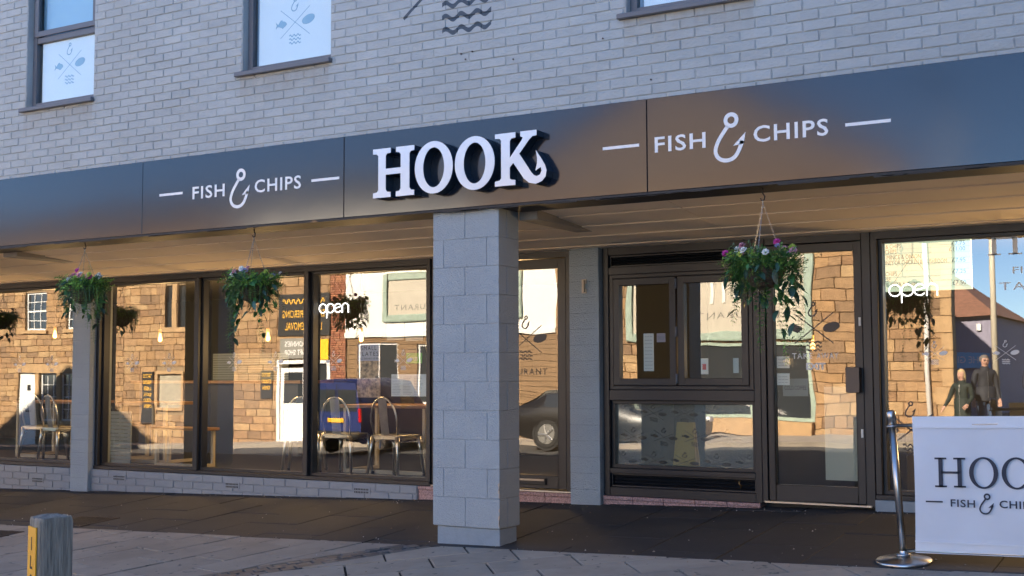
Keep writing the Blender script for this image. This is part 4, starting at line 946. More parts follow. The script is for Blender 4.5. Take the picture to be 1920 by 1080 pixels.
basket(-7.44, YB, 1.235, .80, .265, 11, 'hanging flower basket with two trailing stems in front of the tattoo sign reflection', ['pink', 'white', 'pink', 'yellow', 'white', 'lilac', 'yellow'], ((-.20, .40, 8), (-.15, .30, 3), (.16, .40, 3), (.20, .20, 3)), 92)
basket(-2.77, YB, 1.215, .745, .285, 23, 'hanging flower basket with a magenta bloom in front of the takeaway door', ['magenta', 'pink', 'white', 'yellow', 'yellow', 'yellow', 'lilac', 'pink', 'white'], ((.14, .44, 2), (.22, .42, 6), (.02, .40, 0), (-.18, .26, 4), (.26, .30, 3)), 100)
basket(-13.70, YB, 1.25, .86, .235, 31, 'dark hanging basket seen only mirrored in the wide restaurant window', ['white', 'pink', 'white'], ((-.1, .2, 2),), 40)
basket(-16.30, YB, 1.25, .88, .235, 37, 'dark hanging basket mirrored at the edge of the far window', ['white', 'pink'], ((.1, .3, 2),), 40)

# ------------------------------------------------------------------ cafe barrier
br = empty('cafe_barrier', (-1.91, 8.36, gz(-1.91, 8.36))); tag(br, 'white cafe barrier banner with navy HOOK print on polished steel posts', 'barrier')
def stanchion(bx, top, lean):
    by = 8.33; zg = gz(bx, by); p = MB(); base = Vector((bx, by, zg)); tp = Vector((bx+lean, by, top))
    d = tp-base
    p.tube([base+d*.06, base+d*.90], .0235, 16); ps = p.build('post', mt_steel, br, smooth=True)
    m = MB(); m.tube([base+d*.905, base+d*.985, base+d*1.0], [.031, .031, .020], 16); m.build('cap', mt_steel, br, smooth=True)
    m = MB(); m.tube([base+d*.885, base+d*.90], [.040, .040], 16); m.build('collar', mt_steel, br, smooth=True)
    m = MB(); m.tube([base+d*.04, base+d*.055], [.048, .048], 16); m.build('collar', mt_steel, br, smooth=True)
    m = MB(); sl_ = [(x_, y_) for x_, y_ in ()]
    n = 40; vs = []; prof = [(.178, .0), (.180, .010), (.172, .020), (.05, .034), (.030, .040), (.026, .075)]
    for r_, z_ in prof:
        for k in range(n): a = 2*math.pi*k/n; X_, Y_ = bx+r_*math.cos(a), by+r_*math.sin(a); vs.append((X_, Y_, gz(X_, Y_)+z_))
    m.add(vs, [(j*n+k, j*n+(k+1) % n, (j+1)*n+(k+1) % n, (j+1)*n+k) for j in range(len(prof)-1) for k in range(n)]); m.build('base', mt_steel, br, smooth=True)
    return base, d
b0, d0 = stanchion(-1.885, -.248, -.062); b1, d1 = stanchion(.25, -.17, .0)
for f_, z_ in ((.895, 0), (.075, 0)):
    m = MB(); q0 = b0+d0*f_; q1 = b1+d1*f_; m.tube([q0, q1], .0135, 12); m.build('rail', mt_steel, br, smooth=True)
N = 60; bn = MB(); vs = []
X0b, X1b = -1.805, .14
for i in range(N+1):
    t_ = i/N
    for j in range(13):
        s_ = j/12; zt = -.288+.034*t_*1.0; zb = -1.168+.050*t_; y = 8.318-.007*math.sin(t_*19+s_*2)*math.sin(s_*3.1)-.005*math.sin(t_*47+s_*5)*(1-s_)*s_*2-.010*math.sin(s_*math.pi)
        xl = X0b+(X1b-X0b)*t_+(1-t_)*(-.004+.018*math.sin(s_*math.pi)*.6+.0*s_); vs.append((xl, y, zt+(zb-zt)*s_))
fs_ = []; mi = []
for i in range(N):
    for j in range(12): fs_.append((i*13+j, i*13+j+1, (i+1)*13+j+1, (i+1)*13+j)); mi.append(1 if j in (0, 11) else 0)
bn.add(vs, fs_); bn.m = mi; ban = bn.build('banner', [mt_banner, mt_banner_band], br, smooth=True)
for z_ in (-.362, -1.098): m = MB(); m.add([(X0b, 8.300, z_), (X1b, 8.300, z_+.034), (X1b, 8.300, z_+.046), (X0b, 8.300, z_+.012)], [(0, 1, 2, 3)]); m.build('hem_seam', mt_banner_band, ban)
yb = 8.296
slope = lambda polys: [[(x, z+(x+1.67)*.0215) for x, z in p] for p in polys]
def serifK(x0, x1, z0, z1):
    w = x1-x0; c = x0+w*.2; st = w*.13
    P = [[(c-st/2, z0), (c+st/2, z0), (c+st/2, z1), (c-st/2, z1)]]
    for z in (z0, z1-.011): P.append([(c-w*.18, z), (c+w*.18, z), (c+w*.18, z+.011), (c-w*.18, z+.011)])
    zm = (z0+z1)/2; P += ribbon([(c, zm-.01), (x1-w*.16, z1-.006)], .018)+ribbon([(c+w*.16, zm+.012), (x1-w*.18, z0+.02), (x1-w*.05, z0+.0), (x1+.01, z0+.04)], .030)
    P.append([(x1-w*.3, z1-.011), (x1, z1-.011), (x1, z1), (x1-w*.3, z1)]); P.append([(x1+.022, z0+.09), (x1-.02, z0+.03), (x1+.025, z0+.035)]); return P
flat_polys(slope(serifH(-1.672, -1.478, -.738, -.549)), yb).build('lettering', mt_navy_print, ban)
for cx in (-1.372, -1.177): flat_polys(slope(annulus(cx, -.6435, .0875, .100, .060, .088, 36)), yb).build('lettering', mt_navy_print, ban)
flat_polys(slope(serifK(-1.075, -.905, -.738, -.549)), yb).build('lettering', mt_navy_print, ban)
flat_polys(slope([[(-1.731, -.836), (-1.625, -.836), (-1.625, -.826), (-1.731, -.826)], [(-.93, -.842), (-.82, -.842), (-.82, -.832), (-.93, -.832)]]), yb).build('dash', mt_navy_print, ban)
text('FISH', .066, mt_navy_print, ban, -1.577, yb, -.857, 'lettering', 'LEFT', width=.149, offset=.001, spacing=1.1)
text('CHIPS', .066, mt_navy_print, ban, -1.283, yb, -.851, 'lettering', 'LEFT', width=.21, offset=.001, spacing=1.1)
flat_polys(hook_polys(-1.355, -.848, .38, .95), yb).build('hook_emblem', mt_navy_print, ban)

# ------------------------------------------------------------------ timber bollard
ang = math.atan2(-3.55, 4.30)                                         # broad face turned to the street corner
bo = empty('timber_bollard', (-4.385, 3.62, gz(-4.385, 3.62)), 0); tag(bo, 'weathered square timber bollard with orange yellow plate on its side', 'bollard')
m = MB(); w = .074; n = 6; cs = math.cos(ang+R(17)); sn_ = math.sin(ang+R(17))
def rp(u, v): return (-4.385+u*cs-v*sn_, 3.62+u*sn_+v*cs)
prof = [(-1.72, 1.0), (-.618, 1.0), (-.604, .97), (-.600, .90)]
vs = []
rnd = random.Random(5); NP = 24
for z_, k in prof:
    for i in range(NP):
        sd_ = i//6; f_ = (i % 6)/6; a, b = [((1, -1), (1, 1)), ((1, 1), (-1, 1)), ((-1, 1), (-1, -1)), ((-1, -1), (1, -1))][sd_]
        u, v = a[0]+(b[0]-a[0])*f_, a[1]+(b[1]-a[1])*f_; cr_ = 1-.06*(abs(u) > .95 and abs(v) > .95)-(.03 if (i*7) % 5 == 0 else 0)
        x_, y_ = rp(u*w*k*cr_, v*w*k*cr_); vs.append((x_, y_, z_+(rnd.uniform(-.007, .005) if z_ > -.61 else 0)))
fs_ = [(j*NP+i, j*NP+(i+1) % NP, (j+1)*NP+(i+1) % NP, (j+1)*NP+i) for j in range(3) for i in range(NP)]+[tuple(range(3*NP, 4*NP))]
m.add(vs, fs_); m.build('post', mt_wood_post, bo)
m = MB(); q = [rp(u, -w-.001) for u in (-.055, .055)]; q2 = [rp(u, -w-.006) for u in (-.055, .055)]
m.add([(*q[0], -1.00), (*q[1], -1.00), (*q[1], -.64), (*q[0], -.64), (*q2[0], -1.00), (*q2[1], -1.00), (*q2[1], -.64), (*q2[0], -.64)], [(4,5,6,7),(0,4,7,3),(1,2,6,5),(3,7,6,2),(0,1,5,4)]); pl = m.build('plate', mt_yellow, bo)
for k, ch_ in enumerate('ILSS'):
    me_o = text(ch_, .075, mt_black, pl, 0, 0, 0, 'lettering', 'CENTER', offset=.002)
    for v in me_o.data.vertices:
        a_, z_ = v.co.x, v.co.z; x_, y_ = rp(a_*.9, -w-.0075); v.co = (x_, y_, -.735-k*.078+z_)
# ------------------------------------------------------------------ far side of the street (seen mirrored in the glass)
YO = -9.6
SAND = [(.34, .200, .092), (.39, .235, .112), (.43, .285, .145), (.27, .155, .078), (.36, .22, .112), (.21, .13, .074), (.41, .255, .122)]
mt_stone = M('sandstone', (.45, .30, .16), .85, var=.22, vscale=4.5, ramp=SAND, bump=.9, bscale=22, bdist=.03, detail=6)
mt_stone_dress = M('dressed_sandstone', (.42, .27, .135), .8, var=.15, vscale=5, bump=.4, bscale=30)
mt_mortar = M('stone_mortar', (.27, .19, .11), .9)
mt_redbrick = M('red_brick', (.33, .13, .07), .8, var=.2, vscale=8, ramp=[(.36, .14, .07), (.28, .10, .06), (.42, .18, .09), (.33, .16, .10)], bump=.4, bscale=40)
mt_render_w = M('white_render', (.80, .77, .70), .7, var=.03, vscale=1.5, bump=.15, bscale=60)
mt_white_up = M('white_upvc', (.80, .79, .76), .4)
mt_pane = M('old_window_pane', (.035, .04, .045), .05, ior=1.9)
mt_slate = M('slate_roof', (.085, .085, .095), .7, var=.25, vscale=5, stretch=(1, 1, 4), bump=.5, bscale=18)
mt_tile = M('clay_tile_roof', (.27, .13, .085), .8, var=.3, vscale=7, bump=.6, bscale=14)
mt_verd = M('verdigris_frame', (.30, .38, .31), .6, var=.2, vscale=6)
mt_timber = M('brown_timber_cladding', (.22, .13, .06), .55, var=.2, vscale=4, stretch=(.4, 1, 9))
mt_purple = M('purple_grey_render', (.27, .255, .34), .8, var=.05, vscale=2)
mt_gold = M('gold_letter', (.75, .42, .05), .4)
def stonework(parent, x0, x1, z0, z1, holes, ch=(.15, .26), sl_=(.24, .62), y=YO, mat=mt_stone, gap=.010, proud=.02):
    m = MB(); z = z0
    while z < z1:
        h = min(random.uniform(*ch), z1-z); x = x0-random.uniform(0, .3)
        while x < x1:
            w = random.uniform(*sl_); a, b = max(x, x0), min(x+w, x1); x += w
            segs = [(a, b)]
            for hx0, hx1, hz0, hz1 in holes:
                if z+h > hz0+.02 and z < hz1-.02:
                    ns = []
                    for p, q in segs:
                        if q <= hx0 or p >= hx1: ns.append((p, q))
                        else:
                            if p < hx0: ns.append((p, hx0))
                            if q > hx1: ns.append((hx1, q))
                    segs = ns
            for p, q in segs:
                if q-p > .05 and h > .04:
                    d = y+random.uniform(0, proud); e = .008; u0, u1, v0, v1 = p+gap/2, q-gap/2, z+gap/2, z+h-gap/2
                    m.add([(u0+e,d,v0+e),(u1-e,d,v0+e),(u1-e,d,v1-e),(u0+e,d,v1-e),(u0,d-.02,v0),(u1,d-.02,v0),(u1,d-.02,v1),(u0,d-.02,v1),(u0,d-.08,v0),(u1,d-.08,v0),(u1,d-.08,v1),(u0,d-.08,v1)],
                          [(3,2,1,0),(0,1,5,4),(1,2,6,5),(2,3,7,6),(3,0,4,7),(4,5,9,8),(5,6,10,9),(6,7,11,10),(7,4,8,11)])
        z += h
    kind(m.build('stone', mat, parent), 'stuff')
    c = MB()
    for a, b, p, q in wallgrid(x0, x1, z0, z1, holes): c.box(a, b, y-.5, y-.035, p, q)
    c.build('wall', mt_mortar, parent)
def far_window(parent, x0, x1, z0, z1, bars=(1, 2), frame=mt_white_up, y=YO, sash=True, sill=True, w=.06):
    t = empty('window', ((x0+x1)/2, y, z0), parent=parent); m = MB(); yf = y-.09
    m.frame(x0, x1, z0, z1, w, yf-.06, yf)
    if sash: m.box(x0+w, x1-w, yf-.05, yf+.012, (z0+z1)/2-.03, (z0+z1)/2+.03)
    for i in range(1, bars[0]+1): xx = x0+(x1-x0)*i/(bars[0]+1); m.box(xx-.012, xx+.012, yf-.045, yf-.008, z0+w, z1-w)
    for i in range(1, bars[1]+1): zz = z0+(z1-z0)*i/(bars[1]+1); m.box(x0+w, x1-w, yf-.044, yf-.009, zz-.012, zz+.012)
    m.build('frame', frame, t); MB().box(x0+w*.8, x1-w*.8, yf-.04, yf-.03, z0+w*.8, z1-w*.8).build('pane', mt_pane, t)
    if sill: m = MB(); m.box(x0-.12, x1+.12, y-.1, y+.09, z0-.13, z0-.002); m.build('sill', mt_stone_dress, t)
    return t
def roof(parent, x0, x1, ze, zr, y=YO, depth=7, mat=mt_slate):
    m = MB(); m.add([(x0, y+.25, ze), (x1, y+.25, ze), (x1, y-depth/2, zr), (x0, y-depth/2, zr), (x0, y-depth, ze), (x1, y-depth, ze), (x0, y+.25, ze-.12), (x1, y+.25, ze-.12)], [(0,3,2,1),(3,4,5,2),(0,1,7,6)])
    m.build('roof', mat, parent)
def body(parent, x0, x1, z0, z1, depth=7, mat=mt_mortar):
    m = MB(); m.box(x0, x1, YO-depth, YO-.52, z0, z1); m.build('body', mat, parent)
# stone cottage with white door and sashes
ca = empty('stone_cottage', (-37, YO, zo(-37))); tag(ca, 'sunlit sandstone cottage with white door and sash windows across the street', 'building')
hA = [(-38.38, -37.23, 1.65, 3.05), (-36.14, -35.0, 1.65, 3.05), (-38.70, -37.72, -2.56, .10), (-37.52, -36.56, -1.62, .10), (-36.42, -35.36, -1.62, .10), (-41.6, -40.5, 1.65, 3.05), (-34.4, -33.7, 1.65, 3.05)]
stonework(ca, -46, -33.2, -3.2, 4.2, hA); body(ca, -46, -33.2, -3.2, 4.2); roof(ca, -46, -33.2, 4.2, 5.7)
for h in (hA[0], hA[1], hA[5], hA[6]): far_window(ca, *h, bars=(2, 3))
for h in hA[3:5]: far_window(ca, *h, bars=(2, 3), sash=False)
m = MB(); m.box(-38.8, -35.2, YO-.05, YO+.03, .10, .42); m.build('lintel', mt_stone_dress, ca)
for x in (-37.66, -36.50): m = MB(); m.box(x-.10, x+.10, YO-.1, YO+.02, -1.8, .10); m.build('jamb', mt_stone_dress, ca)
d_ = empty('front_door', (-38.2, YO, -2.56), parent=ca); m = MB(); m.box(-38.70, -37.72, YO-.12, YO-.07, -2.56, .10); m.build('door_leaf', mt_white_up, d_)
m = MB(); m.box(-38.3, -38.12, YO-.069, YO-.06, -.55, -.35); m.box(-38.34, -38.08, YO-.069, YO-.06, -1.32, -1.26); m.build('door_furniture', mt_black, d_)
# stone hall with narrow mullioned windows
hb = empty('stone_hall', (-30, YO, zo(-30))); tag(hb, 'sandstone hall with paired narrow windows and a noticeboard across the street', 'building')
hB = [(-31.28, -30.93, 1.62, 3.05), (-30.63, -30.20, 1.62, 3.05), (-31.60, -30.32, -1.2, .14)]
stonework(hb, -33.2, -26.28, -2.9, 4.4, hB, (.17, .32), (.28, .75)); body(hb, -33.2, -26.28, -2.9, 4.4); roof(hb, -33.2, -26.28, 4.4, 5.9)
for h in hB[:2]: far_window(hb, *h, bars=(0, 3), frame=mt_black, sash=False, sill=False, w=.03)
m = MB(); m.box(-31.45, -30.05, YO-.05, YO+.06, 1.46, 1.61); m.box(-30.90, -30.66, YO-.1, YO+.04, 1.62, 3.15); m.build('mullion', mt_stone_dress, hb)
m = MB(); m.frame(-31.60, -30.32, -1.2, .14, .10, YO-.06, YO+.05); m.build('board_frame', mt_stone_dress, hb); m = MB(); m.box(-31.5, -30.42, YO-.08, YO-.05, -1.1, .04); m.build('board', M('faded_notice', (.36, .32, .24), .8, var=.25, vscale=7), hb)
def signboard(name, x0, x1, z0, z1, mat, lines, label, mt_txt=mt_gold, y=YO, proud=.06, script=False):
    t = empty(name, ((x0+x1)/2, y, z0)); tag(t, label, 'sign'); m = MB(); m.box(x0, x1, y+.02, y+proud, z0, z1); m.build('board', mat, t)
    n = len(lines)
    for i, (tx, w_) in enumerate(lines):
        hh = (z1-z0)/(n+.4); zz = z1-hh*(i+.95)
        if tx == '~':
            wv = ribbon([((x0+x1)/2-w_/2+w_*k/40, zz+hh*.35+hh*.22*math.sin(k*1.35)*(1 if k % 7 else 1.6)) for k in range(41)], .045); flat_polys(wv, y+proud+.004, True).build('lettering', mt_txt, t)
        elif tx: text(tx, hh*.85, mt_txt, t, (x0+x1)/2, y+proud+.004, zz, 'lettering', 'CENTER', width=w_, flip=True, offset=.004)
    return t
mt_blackboard = M('black_signboard', (.02, .019, .018), .5)
signboard('wall_sign', -32.22, -31.68, -1.66, .12, mt_blackboard, [('TATTOO', .42), ('PIERCING', .42), ('LASER', .4), ('REMOVAL', .42), ('STUDIO', .4), ('OPEN', .36), ('', 0), ('', 0)], 'tall narrow black sign with gold lettering on the stone hall')
signboard('wall_sign', -26.92, -26.45, -.75, .12, mt_blackboard, [('TATTOO', .36), ('STUDIO', .36), ('OPEN', .3), ('', 0)], 'small black sign with gold lettering beside the gift shop door')
# gift shop unit
gs = empty('gift_shop', (-25, YO, zo(-25))); tag(gs, 'narrow gift shop with white door and red brick pier across the street', 'building')
hC = [(-26.28, -24.12, -2.3, .45)]
stonework(gs, -26.28, -24.12, -2.4, 4.4, hC, (.25, .4), (.4, .9)); stonework(gs, -24.12, -23.55, -2.4, 4.4, [], (.068, .072), (.2, .23), mat=mt_redbrick, gap=.012, proud=.006); body(gs, -26.28, -23.55, -2.4, 4.4); roof(gs, -26.28, -23.55, 4.4, 5.9)
m = MB(); m.frame(-26.28, -24.12, -2.2, .45, .12, YO-.12, YO+.02); m.box(-25.1, -24.95, YO-.12, YO+.02, -2.2, .33); m.build('shopfront_frame', mt_white_up, gs)
d_ = empty('shop_door', (-25.6, YO, -2.1), parent=gs); m = MB(); m.frame(-26.15, -25.12, -2.1, .2, .14, YO-.10, YO-.05); m.box(-26.01, -25.26, YO-.10, YO-.06, -1.96, -.9); m.build('door_leaf', mt_white_up, d_); MB().box(-26.01, -25.26, YO-.085, YO-.075, -.9, .06).build('pane', mt_pane, d_)
m = MB(); m.box(-24.93, -24.24, YO-.1, YO-.05, -2.1, -.9); m.build('stall_riser', mt_white_up, gs); MB().box(-24.93, -24.24, YO-.09, YO-.08, -.9, .33).build('pane', mt_pane, gs)
signboard('shop_sign', -26.2, -24.1, 1.22, 2.56, mt_blackboard, [('~', 1.7), ('TATTOO PIERCING', 1.75), ('LASER REMOVAL', 1.5)], 'black tattoo and piercing sign with gold lettering above the gift shop')
signboard('shop_sign', -26.1, -24.85, .50, 1.14, M('grey_signboard', (.24, .23, .20), .6), [("DONNIE'S", .85), ('GIFT SHOP', .85)], 'grey gift shop sign with white lettering below the black tattoo sign', mt_white_up)
signboard('shop_sign', -24.80, -24.14, .45, 1.10, M('yellow_signboard', (.85, .50, .01), .5), [('', 0)], 'plain yellow sign beside the grey gift shop sign')
# white rendered restaurant with verdigris framed panel, timber ground floor
rs = empty('white_restaurant', (-20, YO, zo(-20))); tag(rs, 'white rendered restaurant with timber clad ground floor across the street', 'building')
m = MB()
for a, b, p, q in wallgrid(-23.55, -16.1, 1.27, 4.5, []): m.box(a, b, YO-.5, YO, p, q)
m.box(-23.55, -16.1, YO-.05, YO+.06, 1.12, 1.27); m.build('render_wall', mt_render_w, rs); body(rs, -23.55, -16.1, -2.3, 4.5); roof(rs, -23.55, -16.1, 4.5, 6.0)
n = 0; z = -2.2
while z < 1.12:
    for a, b, p, q in wallgrid(-23.5, -16.1, z, z+.135, [(-23.1, -21.6, -.6, .95), (-20.9, -19.6, -.9, .9)]): m2 = MB() if n == 0 else m2; m2.box(a, b, YO-.35, YO-.02, p+.006, q); n += 1
    z += .14
kind(m2.build('cladding_board', mt_timber, rs), 'stuff')
far_window(rs, -23.1, -21.6, -.6, .95, (1, 0), sash=False); far_window(rs, -20.9, -19.6, -.9, .9, (1, 0), sash=False)
def framed_panel(x0, x1, z0, z1, label, tx, tz, w_):
    t = empty('framed_sign', ((x0+x1)/2, YO, z0)); tag(t, label, 'sign'); m = MB(); m.frame(x0, x1, z0, z1, .20, YO+.02, YO+.10); m.build('frame', mt_verd, t, bevel=.02); MB().box(x0+.2, x1-.2, YO+.021, YO+.05, z0+.2, z1-.2).build('board', M('cream_board', (.50, .45, .36), .7, var=.05), t)
    text('RESTAURANT', .24, M('faded_grey_letter', (.16, .145, .12), .6), t, tx, YO+.054, tz, 'lettering', 'CENTER', width=w_, flip=True, spacing=1.25)
    return t
framed_panel(-22.1, -17.2, 1.58, 3.02, 'white restaurant board in a green frame on the white rendered wall', -20.6, 1.92, 2.1)
# gabled stone house with the second framed board and a dark shopfront
gh = empty('gabled_stone_house', (-11, YO, zo(-11))); tag(gh, 'tall gabled sandstone house with dark cafe front and framed restaurant board', 'building')
hG = [(-13.6, -8.95, -1.15, .80)]
stonework(gh, -16.1, -5.62, -1.9, 4.3, hG, (.20, .32), (.32, .8))
m = MB(); fp_ = [(-16.1, YO-.52), (-16.1, YO-7), (-8.0, YO-7), (-5.75, YO-.52)]; m.add([(x, y, z) for z in (-1.9, 4.3) for x, y in fp_], [(0, 1, 5, 4), (1, 2, 6, 5), (2, 3, 7, 6), (3, 0, 4, 7), (4, 5, 6, 7)]); m.build('body', mt_stone, gh)
m = MB(); m.prism_xz([(-16.1, 4.3), (-5.62, 4.3), (-10.6, 6.9)], YO-.5, YO); m.build('gable', M('grey_brown_harling', (.24, .185, .145), .9, var=.15, vscale=3, bump=.5, bscale=30), gh)
m = MB(); m.add([(-16.4, YO+.2, 4.25), (-10.6, YO+.2, 7.05), (-10.6, YO-7, 7.05), (-16.4, YO-7, 4.25), (-5.3, YO+.2, 4.25), (-7.7, YO-7, 4.25)], [(0,1,2,3),(1,4,5,2)]); m.build('roof', mt_slate, gh)
for i, z in enumerate([-1.6+.42*k for k in range(14)]): m = MB(); m.box(-6.05+(.18 if i % 2 else 0), -5.60, YO-.3, YO+.035, z, z+.405); m.build('quoin', mt_stone_dress, gh, bevel=.01)
m = MB(); m.cyl((-6.18, YO+.09, -1.45), (-6.18, YO+.09, 4.2), .055, n=12); m.build('downpipe', mt_white_up, gh, smooth=True)
m = MB(); m.frame(-13.6, -8.95, -1.15, .80, .09, YO-.10, YO-.02)
for x in (-12.1, -10.5): m.box(x-.05, x+.05, YO-.10, YO-.03, -1.06, .71)
m.build('cafe_frame', mt_verd, gh); MB().box(-13.5, -9.05, YO-.08, YO-.07, -1.06, .71).build('cafe_pane', mt_pane, gh)
m = MB(); m.box(-13.6, -8.95, YO-.02, YO+.22, -1.55, -1.16); m.build('cafe_plinth', mt_stone_dress, gh)
fp = framed_panel(-13.9, -8.86, .86, 3.25, 'large white restaurant board with raised letters in a green frame on the gabled house', -10.7, 1.35, 2.6)
for k, x in enumerate((-9.35, -9.62, -9.95, -10.5, -10.85, -11.2, -11.6, -12.0)): m = MB(); m.box(x-.05, x+.05, YO+.05, YO+.085, 1.75, 2.35); m.build('raised_stroke', mt_render_w, fp)
# purple house further back, far white bungalow, cream lamp column
ph = empty('purple_house', (-9, -25, -1.5)); tag(ph, 'purple grey rendered house with red brown roof beyond the gabled house', 'building')
m = MB(); m.box(-18, -7.15, -33, -25, -2.2, 1.95); m.build('wall', mt_purple, ph)
m = MB(); m.add([(-18.3, -24.7, 1.95), (-6.9, -24.7, 1.95), (-9.8, -29, 4.2), (-18.3, -29, 4.2), (-6.9, -33.3, 1.95), (-18.3, -33.3, 1.95)], [(0,3,2,1),(1,2,4),(2,3,5,4)]); m.build('roof', mt_tile, ph)
far_window(ph, -7.95, -7.68, .75, 1.75, (0, 0), y=-24.98, sash=True, sill=False, w=.05)
m = MB(); m.box(-7.6, -7.45, -24.97, -24.9, 1.45, 1.68); m.build('alarm_box', mt_white_up, ph)
signboard('shop_sign', -9.6, -7.22, .10, .66, M('blue_signboard', (.10, .52, .85), .5), [('THE GIFT SHOP', 2.0)], 'bright blue gift shop sign with white lettering on the purple house', mt_white_up, y=-24.98)
bg = empty('white_bungalow', (-10, -48, -1.4)); tag(bg, 'distant white bungalow with brown roof and chimneys', 'building')
m = MB(); m.box(-14, -8.5, -56, -48, -2.2, .15); m.build('wall', mt_render_w, bg); m = MB(); m.prism_xz([(-14.4, .1), (-8.1, .1), (-11, 1.35)], -56, -47.6); m.build('roof', mt_tile, bg)
for x in (-11.5, -10.9): m = MB(); m.box(x, x+.3, -52, -51.6, 1.0, 2.0); m.build('chimney', mt_redbrick, bg)
lp = empty('lamp_column', (-4.15, -6.2, zo(-4.15))); tag(lp, 'cream painted street lamp column by the side street', 'lamp post')
m = MB(); m.cyl((-4.15, -6.2, zo(-4.15)), (-4.15, -6.2, -.4), .09, n=16); m.cyl((-4.15, -6.2, -.4), (-4.15, -6.2, 4.5), .065, .05, n=16); m.build('column', M('cream_paint', (.62, .56, .44), .45), lp, smooth=True)
m = MB(); m.tube([(-4.15, -6.2, 4.45), (-4.15, -5.9, 4.8), (-4.15, -5.2, 4.9)], .035, 8); m.build('bracket_arm', mt_wire, lp); m = MB(); m.box(-4.27, -4.03, -5.2, -4.6, 4.83, 4.93); m.build('lantern', mt_wire, lp, bevel=.02)

# ------------------------------------------------------------------ vehicles
def vehicle(name, label, st, L, paint, loc, rz, cabin, wheel_x, wr, light_z, plate=False):
    """st: stations (x, half width, sill z, waist z, roof z, roof half width); x from the nose backwards"""
    t = empty(name, (0, 0, 0)); tag(t, label, 'van' if 'van' in name else 'car'); m = MB(); vs = []; K = 7
    for x, hw, zs, zw, zr, rw in st:
        half = [(hw*.93, zs), (hw, zs+(zw-zs)*.45), (hw*.985, zw), (rw+(hw*.97-rw)*.30, zw+(zr-zw)*.72), (rw*.90, zr-.015*(zr > zw+.1)), (rw*.5, zr), ]
        ring = [(x, -y, z) for y, z in half]+[(x, y, z) for y, z in reversed(half)]; vs += ring
    n = 12; fs_ = []
    for i in range(len(st)-1):
        for k in range(n-1): fs_.append((i*n+k, i*n+k+1, (i+1)*n+k+1, (i+1)*n+k))
    fs_ += [tuple(range(n)), tuple(reversed(range((len(st)-1)*n, len(st)*n)))]
    m.add(vs, fs_); bdy = m.build('body', paint, t, local=True)
    for p in bdy.data.polygons: p.use_smooth = len(p.vertices) == 4
    gm = MB()                                                        # side glass, windscreen and rear glass a little proud of the body
    for a, b in cabin:
        for s in (-1, 1):
            sa, sb = st[a], st[b]
            def pt(S, f, dx): y = S[5]+(S[1]*.97-S[5])*(1-f); return (S[0]+dx, s*(y+.012), S[3]+(S[4]-S[3])*f)
            q = [pt(sa, .08, .06), pt(sb, .08, -.06), pt(sb, .80, -.06), pt(sa, .80, .06)]; gm.add(q, [(0, 1, 2, 3) if s < 0 else (3, 2, 1, 0)])
    for i, dx in (((cabin[0][0], -.02), (cabin[-1][1], .02)) if name == 'parked_car' else ((cabin[0][0], -.02),)):
        S, T = st[i], st[i-1] if dx < 0 else st[i+1]
        q = [(T[0]+dx, -T[1]*.84, T[3]+.04), (T[0]+dx, T[1]*.84, T[3]+.04), (S[0]+dx, S[5]*.88, S[4]-.04), (S[0]+dx, -S[5]*.88, S[4]-.04)]
        q = [(x+dx*1.5, y, z+.012) for x, y, z in q]; gm.add(q, [(0, 1, 2, 3) if dx > 0 else (3, 2, 1, 0)])
    gm.build('window', mt_pane, t, local=True)
    for wx in wheel_x:
        for s in (-1, 1):
            hw = st[len(st)//2][1]; y = s*(hw-.10); w = MB()
            w.tube([(wx, y-.095, wr), (wx, y-.08, wr), (wx, y+.08, wr), (wx, y+.095, wr)], [wr*.93, wr, wr, wr*.93], 24); wl = w.build('wheel', mt_rubber, t, local=True)
            r_ = MB(); yo = y+s*.097; r_.cyl((wx, yo, wr), (wx, yo+s*.004, wr), wr*.66, n=20); r_.build('rim', M('alloy', (.5, .49, .46), .3, metal=.8), wl, local=True)
            sp = MB()
            for k in range(5): a = 2*math.pi*k/5; sp.cyl((wx, yo+s*.008, wr), (wx+wr*.6*math.cos(a), yo+s*.008, wr+wr*.6*math.sin(a)), wr*.09, n=6)
            sp.build('spoke', M('alloy_spoke', (.65, .63, .6), .25, metal=.8), wl, local=True)
            ar = MB(); ar.cyl((wx, s*(hw*.97), wr), (wx, s*(hw*.97+.002)+0, wr), wr*1.16, n=24); ar.build('wheel_arch', mt_black, t, local=True)
    if name == 'blue_van':
        S = st[-1]
        for s in (-1, 1): b = MB(); b.box(S[0]+.004, S[0]+.012, s*.04, s*(S[1]*.82), 1.08, 1.62); b.build('rear_window', mt_pane, t, local=True)
        b = MB(); b.box(S[0]+.003, S[0]+.010, -.008, .008, .5, 1.75); b.build('door_seam', mt_black, t, local=True)
    S = st[-1]; mr_ = M('red_lens', (.50, .01, .015), .2, coat=.5)
    for s in (-1, 1):
        b = MB(); b.box(S[0]-.30, S[0]-.02, s*(st[-2][1]+.012), s*(st[-2][1]-.2), light_z-.09, light_z+.09) if name == 'parked_car' else b.box(S[0]-.05, S[0]+.02, s*(S[1]*1.01), s*(S[1]-.09), light_z-.20, light_z+.16); b.build('tail_light', mr_, t, bevel=.02, local=True)
        b = MB(); b.box(st[0][0]-.015, st[0][0]+.22, s*(st[0][1]*1.02), s*(st[0][1]-.28), .60, .74); b.build('headlight', mt_white_gloss, t, bevel=.02, local=True)
    b = MB(); b.box(S[0]-.02, S[0]+.07, -S[1]*.97, S[1]*.97, .34, .58); b.build('bumper', mt_black if name != 'parked_car' else paint, t, bevel=.03, local=True)
    b = MB(); b.box(S[0]+.03, S[0]+.04, -.26, .26, .80, .91); b.build('number_plate', mt_yellow, t, local=True)
    t.location = loc; t.rotation_euler = (0, 0, rz); return t
